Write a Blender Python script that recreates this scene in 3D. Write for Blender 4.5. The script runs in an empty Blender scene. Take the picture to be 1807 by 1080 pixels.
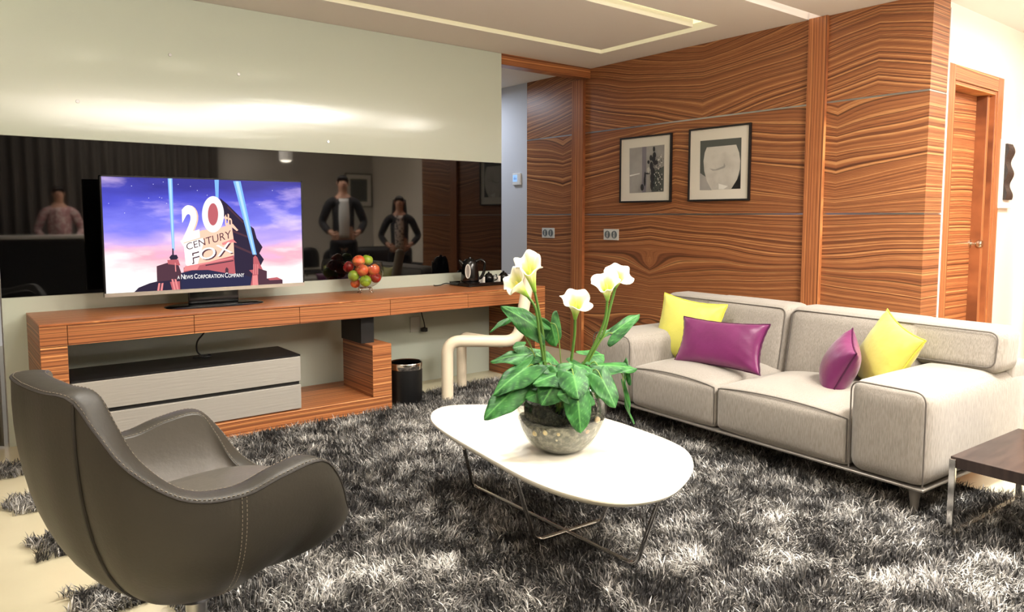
import bpy, bmesh, math, random
import numpy as np
from mathutils import Vector, Matrix
random.seed(7); np.random.seed(7)
S = bpy.context.scene; COL = S.collection
PI = math.pi
# ------------------------------------------------------------------ camera
F_PX, CX, CY = 1302.96, 903.5, 487.76
CAM = Vector((-4.843, -4.959, 1.30))
RX = ((0.784, 0.050, -0.618), (-0.620, 0.063, -0.782), (0.0, 0.9967, 0.0811))
cd = bpy.data.cameras.new('camera'); cam = bpy.data.objects.new('camera', cd); COL.objects.link(cam)
_v = Vector((0.6186, 0.7815, 0.0)).normalized()
_p = math.asin(0.0809)
fwd = Vector((_v.x*math.cos(_p), _v.y*math.cos(_p), -math.sin(_p)))
rgt = Vector((_v.y, -_v.x, 0)); upv = rgt.cross(fwd)
M3 = Matrix((rgt, upv, -fwd)).transposed()
cam.matrix_world = Matrix.Translation(CAM) @ M3.to_4x4()
cd.sensor_width = 36; cd.lens = 36*F_PX/1807; cd.shift_y = -(540-CY)/1807; cd.clip_start = .02
S.camera = cam
def P(u, v, ax, val):
    """photo point -> world point on the plane coordinate[ax] = val"""
    r = rgt*((u-CX)/F_PX) + upv*(-(v-CY)/F_PX) + fwd
    return CAM + r*((val-CAM[ax])/r[ax])
def Pd(u, v, dist):
    r = rgt*((u-CX)/F_PX) + upv*(-(v-CY)/F_PX) + fwd
    return CAM + r*dist
# ------------------------------------------------------------------ light
S.view_settings.view_transform = 'Standard'; S.view_settings.look = 'None'
S.view_settings.gamma = 1; S.view_settings.use_curve_mapping = False
S.view_settings.exposure = 0.5
w = bpy.data.worlds.new('world'); S.world = w; w.use_nodes = True
w.node_tree.nodes['Background'].inputs[0].default_value = (1, .93, .85, 1)
w.node_tree.nodes['Background'].inputs[1].default_value = .3
def lamp(name, kind, loc, power, size=.2, col=(1, .9, .78), target=None, spot=None, sy=None, blend=.6):
    l = bpy.data.lights.new(name, kind); l.energy = power; l.color = col
    if kind == 'AREA':
        l.size = size
        if sy: l.shape = 'RECTANGLE'; l.size_y = sy
    else: l.shadow_soft_size = size
    if spot: l.spot_size = spot; l.spot_blend = blend
    o = bpy.data.objects.new(name, l); COL.objects.link(o); o.location = loc
    d = (Vector(target)-Vector(loc)) if target else Vector((0, 0, -1))
    o.rotation_euler = d.to_track_quat('-Z', 'Y').to_euler()
    return o
WARM = (1, .95, .87)
lamp('main_ceiling_light', 'AREA', (-1.12, -4.22, 2.60), 92, 1.2, WARM, sy=.35)
lamp('floor_spot_light', 'SPOT', (-1.5, -4.35, 2.6), 200, .06, WARM, (-2.15, -3.75, 0), math.radians(52), blend=.9)
lamp('table_spot_light', 'SPOT', (-2.35, -3.4, 2.6), 75, .05, WARM, (-2.75, -3.0, .3), math.radians(40), blend=.8)
lamp('hall_light', 'AREA', (.75, -4.1, 2.58), 36, .3, WARM)
lamp('added_hall_fill', 'AREA', (.8, -4.3, 2.1), 15, .6, WARM, (.8, -4.3, 3))  # added fill aimed up to brighten the hall ceiling, no such fixture
lamp('added_back_fill', 'AREA', (-2.3, -6.1, 2.6), 62, 2.4, (1, .94, .86), sy=.9)  # added soft fill behind the camera, not a known fixture
lamp('added_ceiling_fill', 'AREA', (-2.4, -5.6, 2.0), 165, 2.4, (1, .95, .88), (-2.4, -5.6, 3), sy=1.0)  # added fill, bounced off the ceiling to lift the room
lamp('added_ceiling_fill', 'AREA', (-5.8, -2.6, 2.1), 34, 1.0, (1, .95, .88), (-5.6, -2.6, 3), sy=1.6)  # weaker added bounce fill on the left, no fitting there
lamp('corridor_light', 'AREA', (-.7, 1.6, 2.6), 13, .5, (.80, .88, 1))
for x, y, e in ((-3.73, -2.19, 10), (-2.98, -2.19, 11), (-2.25, -2.19, 16), (.9, -5.2, 4), (-.63, -6.9, 4)):
    o = lamp('downlight_beam', 'AREA', (x, y, 2.643), e, .075, WARM); o.data.shape = 'DISK'; o.data.spread = math.radians(130)

# ------------------------------------------------------------------ helpers
def lin(c):
    return tuple((x/255/12.92 if x/255 <= .04045 else ((x/255+.055)/1.055)**2.4) for x in c[:3])+(1,)
MATS = {}
def mat(name, rgb=None, rough=.5, metal=0, spec=.5, lin_rgb=None, coat=0, sheen=0, em=None, es=0, bump=None, trans=0, ior=1.5, aniso=0, var=None):
    if name in MATS: return MATS[name]
    m = bpy.data.materials.new(name); m.use_nodes = True; MATS[name] = m
    nt = m.node_tree; b = nt.nodes['Principled BSDF']
    b.inputs['Base Color'].default_value = lin(rgb) if rgb else (*lin_rgb, 1)
    b.inputs['Roughness'].default_value = rough; b.inputs['Metallic'].default_value = metal
    b.inputs['Specular IOR Level'].default_value = spec; b.inputs['IOR'].default_value = ior
    b.inputs['Coat Weight'].default_value = coat; b.inputs['Sheen Weight'].default_value = sheen
    b.inputs['Transmission Weight'].default_value = trans
    if em: b.inputs['Emission Color'].default_value = (*em, 1); b.inputs['Emission Strength'].default_value = es
    if bump or var:
        tc = nt.nodes.new('ShaderNodeTexCoord'); mp = nt.nodes.new('ShaderNodeMapping')
        nt.links.new(tc.outputs['Object'], mp.inputs[0])
    if bump:
        sc, st = bump[0], bump[1]; mp.inputs['Scale'].default_value = bump[2] if len(bump) > 2 else (1, 1, 1)
        n = nt.nodes.new('ShaderNodeTexNoise'); n.inputs['Scale'].default_value = sc; n.inputs['Detail'].default_value = 4
        nt.links.new(mp.outputs[0], n.inputs['Vector'])
        bp = nt.nodes.new('ShaderNodeBump'); bp.inputs['Strength'].default_value = st; bp.inputs['Distance'].default_value = .01
        nt.links.new(n.outputs[0], bp.inputs['Height']); nt.links.new(bp.outputs[0], b.inputs['Normal'])
    if var:   # (scale, colour 2 rgb, contrast lo, hi, stretch)
        n = nt.nodes.new('ShaderNodeTexNoise'); n.inputs['Scale'].default_value = var[0]; n.inputs['Detail'].default_value = 5
        m2 = nt.nodes.new('ShaderNodeMapping'); m2.inputs['Scale'].default_value = var[4] if len(var) > 4 else (1, 1, 1)
        nt.links.new(tc.outputs['Object'], m2.inputs[0]); nt.links.new(m2.outputs[0], n.inputs['Vector'])
        r = nt.nodes.new('ShaderNodeValToRGB'); r.color_ramp.elements[0].position = var[2]; r.color_ramp.elements[1].position = var[3]
        r.color_ramp.elements[0].color = b.inputs['Base Color'].default_value[:]; r.color_ramp.elements[1].color = lin(var[1])
        nt.links.new(n.outputs[0], r.inputs[0]); nt.links.new(r.outputs[0], b.inputs['Base Color'])
    return m
def wood(name, grain, cross, seed=0, bright=1.0, lines=60, amp=1.0, hue=(1, 1, 1), match=.0, contrast=1.0):
    """zebrano veneer: grain = index of the axis the lines run along, cross = axis they stack along; match = book-match width"""
    m = bpy.data.materials.new(name); m.use_nodes = True; nt = m.node_tree; N = nt.nodes; L = nt.links
    b = N['Principled BSDF']; tc = N.new('ShaderNodeTexCoord')
    def math_(op, a, b_=None, c=None):
        q = N.new('ShaderNodeMath'); q.operation = op
        for k, v in enumerate((a, b_, c)):
            if v is None: continue
            if isinstance(v, (int, float)): q.inputs[k].default_value = v
            else: L.new(v, q.inputs[k])
        return q.outputs[0]
    sp = N.new('ShaderNodeSeparateXYZ'); L.new(tc.outputs['Object'], sp.inputs[0])
    g = sp.outputs[grain]; c_ = sp.outputs[cross]
    if match: g = math_('PINGPONG', math_('ADD', g, seed*.37+5), match)
    cb = N.new('ShaderNodeCombineXYZ'); L.new(math_('MULTIPLY', g, .45), cb.inputs[0]); L.new(math_('MULTIPLY', c_, .85), cb.inputs[1]); cb.inputs[2].default_value = seed*3.1
    n = N.new('ShaderNodeTexNoise'); n.inputs['Scale'].default_value = 1.5; n.inputs['Detail'].default_value = 1.6; n.inputs['Roughness'].default_value = .4
    L.new(cb.outputs[0], n.inputs['Vector'])
    v = math_('MULTIPLY_ADD', n.outputs[0], .26*amp, c_)
    if match:
        cb2 = N.new('ShaderNodeCombineXYZ'); L.new(math_('MULTIPLY', c_, 1.7), cb2.inputs[0]); cb2.inputs[1].default_value = seed+2.2
        n2 = N.new('ShaderNodeTexNoise'); n2.inputs['Scale'].default_value = 1; n2.inputs['Detail'].default_value = 0; L.new(cb2.outputs[0], n2.inputs['Vector'])
        v = math_('ADD', v, math_('MULTIPLY', math_('MULTIPLY', math_('SUBTRACT', n2.outputs[0], .45), .95*amp), g))
    def w1(scale, det, off, rough=.5):
        t = N.new('ShaderNodeTexNoise'); t.noise_dimensions = '1D'; t.inputs['Scale'].default_value = 1; t.inputs['Detail'].default_value = det; t.inputs['Roughness'].default_value = rough
        L.new(math_('MULTIPLY_ADD', v, scale, off+seed*7), t.inputs['W']); return t.outputs[0]
    base = w1(lines*.9, 5, 0, .72); dark = w1(lines*1.7, 2, 50)
    mf = N.new('ShaderNodeMapping'); sf = [5., 5., 5.]; sf[cross] = 240; mf.inputs['Scale'].default_value = sf
    f = N.new('ShaderNodeTexNoise'); f.inputs['Scale'].default_value = 1; f.inputs['Detail'].default_value = 3; L.new(tc.outputs['Object'], mf.inputs[0]); L.new(mf.outputs[0], f.inputs['Vector'])
    fac = math_('ADD', math_('MULTIPLY', base, .82), math_('MULTIPLY', f.outputs[0], .18))
    r = N.new('ShaderNodeValToRGB'); e = r.color_ramp.elements
    def c(x): x = lin(x); return (min(1, x[0]*bright*hue[0]), min(1, x[1]*bright*hue[1]), min(1, x[2]*bright*hue[2]), 1)
    e[0].position = .37; e[0].color = c((112, 64, 40)); e[1].position = .63; e[1].color = c((222, 158, 100))
    k = e.new(.46); k.color = c((156, 94, 58)); k = e.new(.55); k.color = c((176, 110, 66))
    L.new(fac, r.inputs[0])
    r2 = N.new('ShaderNodeValToRGB'); e = r2.color_ramp.elements; e[0].position = .58; e[0].color = (0, 0, 0, 1); e[1].position = .66; e[1].color = (.72*contrast, .72*contrast, .72*contrast, 1); L.new(dark, r2.inputs[0])
    mx = N.new('ShaderNodeMixRGB'); L.new(r2.outputs[0], mx.inputs[0]); L.new(r.outputs[0], mx.inputs[1]); mx.inputs[2].default_value = c((70, 38, 24)); L.new(mx.outputs[0], b.inputs['Base Color'])
    b.inputs['Roughness'].default_value = .36; b.inputs['Specular IOR Level'].default_value = .4
    return m
class MB:
    def __init__(s): s.v = []; s.f = []; s.m = []
    def add(s, vs, fs, mi=0):
        o = len(s.v); s.v += [tuple(x) for x in vs]; s.f += [tuple(i+o for i in f) for f in fs]; s.m += [mi]*len(fs); return s
    def box(s, a, b, mi=0, R=None, T=None):
        x0, y0, z0 = a; x1, y1, z1 = b
        vs = [Vector(p) for p in ((x0, y0, z0), (x1, y0, z0), (x1, y1, z0), (x0, y1, z0), (x0, y0, z1), (x1, y0, z1), (x1, y1, z1), (x0, y1, z1))]
        if R: vs = [R @ p for p in vs]
        if T: vs = [p+Vector(T) for p in vs]
        return s.add(vs, [(3, 2, 1, 0), (4, 5, 6, 7), (0, 1, 5, 4), (1, 2, 6, 5), (2, 3, 7, 6), (3, 0, 4, 7)], mi)
    def tube(s, pts, r, n=12, mi=0, closed=False, caps=True, flat=1.0):
        pts = [Vector(p) for p in pts]; m = len(pts)
        rs = r if isinstance(r, (list, tuple)) else [r]*m
        tg = []
        for i in range(m):
            a = pts[(i-1) % m] if (i or closed) else pts[0]; b = pts[(i+1) % m] if (i < m-1 or closed) else pts[-1]
            tg.append((b-a).normalized())
        up = Vector((0, 0, 1)) if abs(tg[0].z) < .9 else Vector((1, 0, 0))
        x = (up-tg[0]*up.dot(tg[0])).normalized(); vs = []
        for i in range(m):
            x = (x-tg[i]*x.dot(tg[i])).normalized(); y = tg[i].cross(x)
            for k in range(n):
                t = 2*PI*k/n; vs.append(pts[i]+(x*math.cos(t)*flat+y*math.sin(t))*rs[i])
        fs = []
        for i in range(m if closed else m-1):
            j = (i+1) % m
            for k in range(n): fs.append((i*n+k, i*n+(k+1) % n, j*n+(k+1) % n, j*n+k))
        if caps and not closed: fs += [tuple(range(n-1, -1, -1)), tuple((m-1)*n+k for k in range(n))]
        return s.add(vs, fs, mi)
    def lathe(s, prof, c=(0, 0, 0), n=32, mi=0, R=None):
        vs = []
        for r, z in prof:
            for k in range(n):
                t = 2*PI*k/n; p = Vector((r*math.cos(t), r*math.sin(t), z))
                if R: p = R @ p
                vs.append(p+Vector(c))
        fs = []
        for i in range(len(prof)-1):
            for k in range(n): fs.append((i*n+k, i*n+(k+1) % n, (i+1)*n+(k+1) % n, (i+1)*n+k))
        if prof[0][0] > 1e-6: fs.append(tuple(range(n-1, -1, -1)))
        if prof[-1][0] > 1e-6: fs.append(tuple((len(prof)-1)*n+k for k in range(n)))
        return s.add(vs, fs, mi)
    def grid(s, G, mi=0, closed_u=False, flip=False):
        """G[i][j] grid of points"""
        a, b = len(G), len(G[0]); vs = [p for row in G for p in row]; fs = []
        for i in range(a if closed_u else a-1):
            for j in range(b-1):
                q = (i*b+j, i*b+j+1, ((i+1) % a)*b+j+1, ((i+1) % a)*b+j)
                fs.append(q[::-1] if flip else q)
        return s.add(vs, fs, mi)
    def rbox(s, a, b, r=.03, n=10, bulge=(0, 0, 0), mi=0, R=None, T=None, fn=None):
        """rounded box; bulge = how much each face pair swells"""
        a = Vector(a); b = Vector(b); c = (a+b)/2; h = (b-a)/2
        vs = []; fs = []; idx = {}
        def vid(p):
            k = (round(p[0], 5), round(p[1], 5), round(p[2], 5))
            if k not in idx: idx[k] = len(vs); vs.append(Vector(p))
            return idx[k]
        def ts(hh):   # denser near the edges
            inner = [-1+2*i/n for i in range(n+1)]
            e = max(0.02, 1-r/hh); out = [-1, -1+(1-e)*.18, -1+(1-e)*.45]+[x*e for x in inner]+[1-(1-e)*.45, 1-(1-e)*.18, 1]
            return out
        for ax in range(3):
            u, v = (ax+1) % 3, (ax+2) % 3
            tu, tv = ts(h[u]), ts(h[v])
            for sg in (-1, 1):
                for i in range(len(tu)-1):
                    for j in range(len(tv)-1):
                        q = []
                        for (x, y) in ((tu[i], tv[j]), (tu[i+1], tv[j]), (tu[i+1], tv[j+1]), (tu[i], tv[j+1])):
                            p = [0, 0, 0]; p[ax] = sg; p[u] = x; p[v] = y; q.append(vid(p))
                        fs.append(tuple(q) if sg > 0 else tuple(q[::-1]))
        out = []
        for t in vs:
            p = Vector((t[0]*h[0], t[1]*h[1], t[2]*h[2]))
            q = Vector([max(-(h[k]-r), min(h[k]-r, p[k])) for k in range(3)])
            d = p-q
            if d.length > 1e-9: p = q+d.normalized()*r
            w_ = [math.cos(t[k]*PI/2)**.6 if abs(t[k]) < 1 else 0 for k in range(3)]
            for k in range(3):
                o1, o2 = (k+1) % 3, (k+2) % 3
                p[k] += bulge[k]*t[k]*w_[o1]*w_[o2]
            p = p+c
            if fn: p = fn(p, t)
            if R: p = R @ p
            if T: p = p+Vector(T)
            out.append(p)
        return s.add(out, fs, mi)
    def build(s, name, mats, parent=None, smooth=True, bevel=0, sub=0, angle=40, loc=None):
        me = bpy.data.meshes.new(name)
        L = Vector(loc) if loc else None
        me.from_pydata([tuple(Vector(p)-L) for p in s.v] if L else s.v, [], s.f)
        if not isinstance(mats, (list, tuple)): mats = [mats]
        for q in mats: me.materials.append(q)
        me.polygons.foreach_set('material_index', s.m)
        bm = bmesh.new(); bm.from_mesh(me); bmesh.ops.recalc_face_normals(bm, faces=bm.faces); bm.to_mesh(me); bm.free()
        if smooth:
            me.polygons.foreach_set('use_smooth', [True]*len(me.polygons))
            me.set_sharp_from_angle(angle=math.radians(angle))
        me.update()
        o = bpy.data.objects.new(name, me); COL.objects.link(o)
        if L: o.location = L
        if parent is not None:
            o.parent = parent
            o.location = (L if L else Vector((0, 0, 0)))-world_loc(parent)
        if bevel:
            mo = o.modifiers.new('bevel', 'BEVEL'); mo.width = bevel; mo.segments = 2; mo.limit_method = 'ANGLE'; mo.angle_limit = math.radians(50)
        if sub:
            mo = o.modifiers.new('sub', 'SUBSURF'); mo.levels = sub; mo.render_levels = sub
        return o
def world_loc(o):
    l = Vector(o.location)
    while o.parent: o = o.parent; l += Vector(o.location)
    return l
def thing(name, label, cat, loc=(0, 0, 0), group=None):
    o = bpy.data.objects.new(name, None); COL.objects.link(o); o.location = loc; o.empty_display_size = .1
    o['label'] = label; o['category'] = cat
    if group: o['group'] = group
    return o
def tag(o, label, cat, group=None, kind=None):
    o['label'] = label; o['category'] = cat
    if group: o['group'] = group
    if kind: o['kind'] = kind
    return o
def struct(o, label=None):
    o['kind'] = 'structure'
    if label: o['label'] = label
    return o
def bez(pts, n=8, closed=False):
    """Catmull-Rom through points"""
    pts = [Vector(p) for p in pts]; out = []; m = len(pts)
    for i in range(m if closed else m-1):
        if closed: p0, p1, p2, p3 = pts[(i-1) % m], pts[i], pts[(i+1) % m], pts[(i+2) % m]
        else: p0, p1, p2, p3 = pts[max(i-1, 0)], pts[i], pts[i+1], pts[min(i+2, m-1)]
        for k in range(n):
            t = k/n
            out.append(.5*((2*p1)+(p2-p0)*t+(2*p0-5*p1+4*p2-p3)*t*t+(3*p1-p0-3*p2+p3)*t**3))
    if not closed: out.append(pts[-1])
    return out
def fillet(pts, r, n=6):
    pts = [Vector(p) for p in pts]; out = [pts[0]]
    for i in range(1, len(pts)-1):
        a, b, c = pts[i-1], pts[i], pts[i+1]
        d1 = (a-b).normalized(); d2 = (c-b).normalized(); q = min(r, (a-b).length*.45, (c-b).length*.45)
        s0, s1 = b+d1*q, b+d2*q
        for k in range(n+1):
            t = k/n; out.append((1-t)**2*s0+2*t*(1-t)*b+t*t*s1)
    out.append(pts[-1]); return out

# ------------------------------------------------------------------ materials
plaster = mat('warm_ceiling_paint', (234, 226, 220), .85, bump=(60, .02))
white_wall = mat('white_wall_paint', (240, 232, 220), .8)
grey_wall = mat('cool_grey_wall_paint', (205, 206, 212), .8)
tile = mat('cream_floor_tile', (216, 208, 178), .22, var=(1.5, (206, 198, 168), .4, .62))
white_glass = mat('pale_green_white_glass', (220, 231, 219), .16, spec=1.0, coat=.15, bump=(1.1, .10, (.35, 1, 4)))
_b = white_glass.node_tree.nodes['Principled BSDF']; _b.inputs['Anisotropic'].default_value = .9; _b.inputs['Coat Roughness'].default_value = .12
_c = white_glass.node_tree.nodes.new('ShaderNodeCombineXYZ'); _c.inputs[0].default_value = 1; white_glass.node_tree.links.new(_c.outputs[0], _b.inputs['Tangent'])
low_glass = mat('pale_glass_lower', (196, 204, 190), .12, spec=.5)
black_glass = mat('black_glass', (5, 5, 6), .03, spec=.5, ior=1.65)
steel = mat('brushed_steel', (190, 190, 190), .28, 1)
chrome = mat('chrome', (215, 212, 208), .1, 1)
dark_frame = mat('black_frame', (24, 20, 20), .4)
black_plastic = mat('gloss_black_plastic', (10, 10, 11), .15)
black_matte = mat('matte_black', (16, 15, 16), .5)
wood_wall = [wood('zebrano_wall_%s' % k, 1, 2, seed=i*3+1, lines=74, amp=1.0, match=1.37, bright=.9, hue=(.97, 1.05, 1.12)) for i, k in enumerate(('upper', 'middle', 'lower'))]
wood_x = wood('zebrano_along_x', 0, 2, seed=4, bright=1.12, lines=75, amp=.22, contrast=.9, hue=(1.0, 1.05, 1.05))
wood_top = wood('zebrano_console_top', 0, 1, seed=5, bright=1.1, lines=70, amp=.22, contrast=.6, hue=(1.0, 1.0, .98))
wood_side = wood('zebrano_side_panel', 1, 2, seed=6, bright=.8, lines=75, amp=.25)
wood_vert = wood('zebrano_vertical_y', 2, 1, seed=8, bright=1.1, lines=110, amp=.10)
wood_vertx = wood('zebrano_vertical_x', 2, 0, seed=9, bright=1.1, lines=110, amp=.10)
wood_door = wood('zebrano_door', 0, 2, seed=11, bright=1.1, lines=60, amp=.5)
led_yellow = mat('led_diffuser_yellow', (240, 238, 190), .6, em=(.93, .92, .55), es=.75)
led_white = mat('led_diffuser_white', (250, 245, 235), .6, em=(1, .93, .82), es=.9)
downlight_em = mat('downlight_lens', (255, 250, 240), .4, em=(1, .93, .72), es=160)

# ------------------------------------------------------------------ room shell
CZ = 2.65
m = MB(); m.box((-8, -7.4, -.08), (3.2, 4, 0)); struct(m.build('floor', tile, smooth=False), 'cream glossy tile floor')
# ceiling with recessed light grooves
xs = [-8, -4.4, -4.3, -1.2, -.47, -.37, -.0, 3.2]
ys = [-7.4, -2.24, -2.14, -1.66, -1.52, -.6, -.5, 4]
def groove(x, y):
    if -4.4 < x < -.37 and (-1.66 < y < -1.52 or -.6 < y < -.5): return 1
    if -1.66 < y < -.5 and (-4.4 < x < -4.3 or -.47 < x < -.37): return 1
    if -1.2 < x < 0 and -2.24 < y < -2.14: return 2
    return 0
m = MB(); led = MB()
for i in range(len(xs)-1):
    for j in range(len(ys)-1):
        g = groove((xs[i]+xs[i+1])/2, (ys[j]+ys[j+1])/2)
        z = CZ+(.07 if g else 0)
        m.box((xs[i], ys[j], z), (xs[i+1], ys[j+1], CZ+.16))
        if g: led.box((xs[i], ys[j], CZ+.055), (xs[i+1], ys[j+1], CZ+.068), g-1)
ceil = struct(m.build('ceiling', plaster, smooth=False), 'off-white plaster ceiling with recessed light grooves')
led.build('light_strip', [led_yellow, led_white], ceil, smooth=False)['label'] = 'glowing strips set in the ceiling grooves'
# tv wall: glossy glass panels
WL, WR = -4.535, -1.03
tvw = MB(); tvw.box((WL, .012, 0), (WR, .12, CZ)); tvw = struct(tvw.build('wall_tv', white_wall, smooth=False), 'wall clad in white and black glass behind the console')
m = MB(); m.box((WL, 0, 1.747), (WR, .012, CZ-.002)); m.build('upper_glass_panel', white_glass, tvw, smooth=False)['label'] = 'glossy off-white glass panel'
m = MB(); m.box((WL, .001, .848), (WR, .012, 1.745)); m.build('black_glass_panel', black_glass, tvw, smooth=False)['label'] = 'mirror-like black glass band'
m = MB(); m.box((WL, 0, 0), (WR, .012, .846)); m.build('lower_glass_panel', low_glass, tvw, smooth=False)['label'] = 'pale green-white glass panel'
for (u, v) in ((421, 131), (579, 250), (300, 97), (137, 179)):
    p = P(u, v, 1, 0); m = MB(); m.lathe([(0, -.004), (.009, -.004), (.011, 0)], c=p, n=16, R=Matrix.Rotation(-PI/2, 3, 'X'))
    m.build('screw_cap', steel, tvw)
# wood wall (x = 0)
ww = MB(); ww.box((.02, -2.93, 0), (.24, .91, CZ)); ww = struct(ww.build('wall_right', black_matte, smooth=False), 'wall panelled in striped zebrano veneer with steel strips')
for (z0, z1, k) in ((2.078, CZ-.001, 0), (1.324, 2.066, 1), (0, 1.312, 2)):
    m = MB(); m.box((0, -2.95, z0), (.24, .913, z1)); m.build('wood_panel', wood_wall[k], ww, smooth=False)
for z in (2.072, 1.318):
    m = MB(); m.box((.003, -2.946, z-.006), (.238, .912, z+.006)); m.build('steel_strip', steel, ww, smooth=False)
o = MB().box((-.028, -2.29, 0), (.0, -2.155, CZ-.001)).build('trim_1', wood_vert, smooth=False, bevel=.002); struct(o, 'vertical zebrano pilaster dividing the wood wall')
o = MB().box((-.035, .06, 0), (.0, .21, 2.559)).build('trim_2', wood_vert, smooth=False, bevel=.002); struct(o, 'vertical zebrano post at the corridor opening')
o = MB().box((WR+.001, .0, 2.56), (-.001, .11, CZ-.001)).build('trim_3', wood_x, smooth=False); struct(o, 'zebrano beam over the corridor opening')
o = MB().box((.241, -2.955, 0), (.256, -2.935, 2.6)).build('trim_4', mat('white_edge', (240, 236, 230), .4), smooth=False); struct(o, 'white edge strip beside the door')
# corridor
struct(MB().box((.0, .914, 0), (.12, 4, CZ)).build('wall_corridor', grey_wall, smooth=False), 'cool grey corridor wall beyond the wood panelling')
struct(MB().box((-3.5, 3.6, 0), (0, 3.7, CZ)).build('wall_corridor_end', grey_wall, smooth=False))
struct(MB().box((-3.6, .12, 0), (-3.5, 3.7, CZ)).build('wall_corridor_left', grey_wall, smooth=False))
# door wall, plane y = DY
DY = -2.93
def X(u, v, y=DY): return P(u, v, 1, y).x
dx0, dx1 = .262, 1.19       # outer edges of the casing
zt = 2.27
ix0, ix1, izt = .385, 1.02, 2.135
m = MB()
m.box((.256, DY, 0), (dx0+.02, DY+.12, CZ)); m.box((dx1-.02, DY, 0), (1.66, DY+.12, CZ)); m.box((dx0+.0205, DY, zt-.02), (dx1-.0205, DY+.12, CZ))
struct(m.build('wall_door', white_wall, smooth=False), 'white wall around the zebrano door')
struct(MB().box((1.66, -7.4, 0), (1.78, DY+.12, CZ)).build('wall_hall', white_wall, smooth=False), 'white wall at the far right')
d = thing('door_1', 'zebrano veneer door in a wide casing, right of the wood wall', 'door', (dx0, DY, 0)); d['kind'] = 'structure'
m = MB()
for a, b in ((dx0, dx0+.1), (dx1-.1, dx1)): m.box((a, DY-.022, 0), (b, DY-.001, zt))
for a, b in ((dx0+.1, dx0+.125), (dx1-.125, dx1-.1)): m.box((a, DY-.015, 0), (b, DY+.14, zt-.1))
m.box((dx1-.165, DY+.02, 0), (dx1-.125, DY+.14, zt-.11)); m.build('door_casing', wood_vertx, d, smooth=False, bevel=.003)
m = MB(); m.box((dx0+.1, DY-.022, zt-.1), (dx1-.1, DY-.001, zt)); m.box((dx0+.12, DY-.014, zt-.125), (dx1-.12, DY+.14, zt-.1))
m.build('door_head', wood_x, d, smooth=False, bevel=.003)
m = MB(); m.box((dx0+.126, DY+.09, .005), (dx1-.166, DY+.13, zt-.127)); leaf = m.build('door_leaf', wood_door, d, smooth=False)
kp = P(1712, 430, 1, DY+.09)
m = MB(); R = Matrix.Rotation(PI/2, 3, 'X')
m.lathe([(.0, 0), (.032, 0), (.032, .008), (.014, .012), (.012, .035), (.026, .045), (.031, .06), (.024, .078), (0, .082)], c=kp, R=R, n=24)
m.build('door_knob', mat('satin_nickel', (205, 200, 185), .25, 1), leaf)['label'] = 'round satin nickel door knob'
d2 = thing('door_2', 'edge of a zebrano door casing at the far right edge of the photo', 'door', (1.6, -3.0, 0)); d2['kind'] = 'structure'
m = MB(); m.box((1.628, -3.16, 0), (1.659, -3.04, 2.2)); m.box((1.628, -4.06, 0), (1.659, -3.94, 2.2)); m.box((1.628, -3.94, 2.08), (1.659, -3.16, 2.2)); m.build('door_casing', wood_vert, d2, smooth=False)
m = MB(); m.box((1.64, -3.94, 0), (1.659, -3.16, 2.08)); m.build('door_leaf', wood_side, d2, smooth=False)
# outer shell behind the camera
struct(MB().box((-8, -7.5, 0), (3.2, -7.4, CZ)).build('wall_back', mat('greige_wall', (190, 184, 176), .8), smooth=False))
struct(MB().box((-8.1, -7.5, 0), (-8, 4, CZ)).build('wall_left', white_wall, smooth=False))
struct(MB().box((-8, .35, 0), (-4.9, .45, CZ)).build('wall_left_front', mat('dark_grey_wall', (90, 88, 84), .8), smooth=False))

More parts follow.
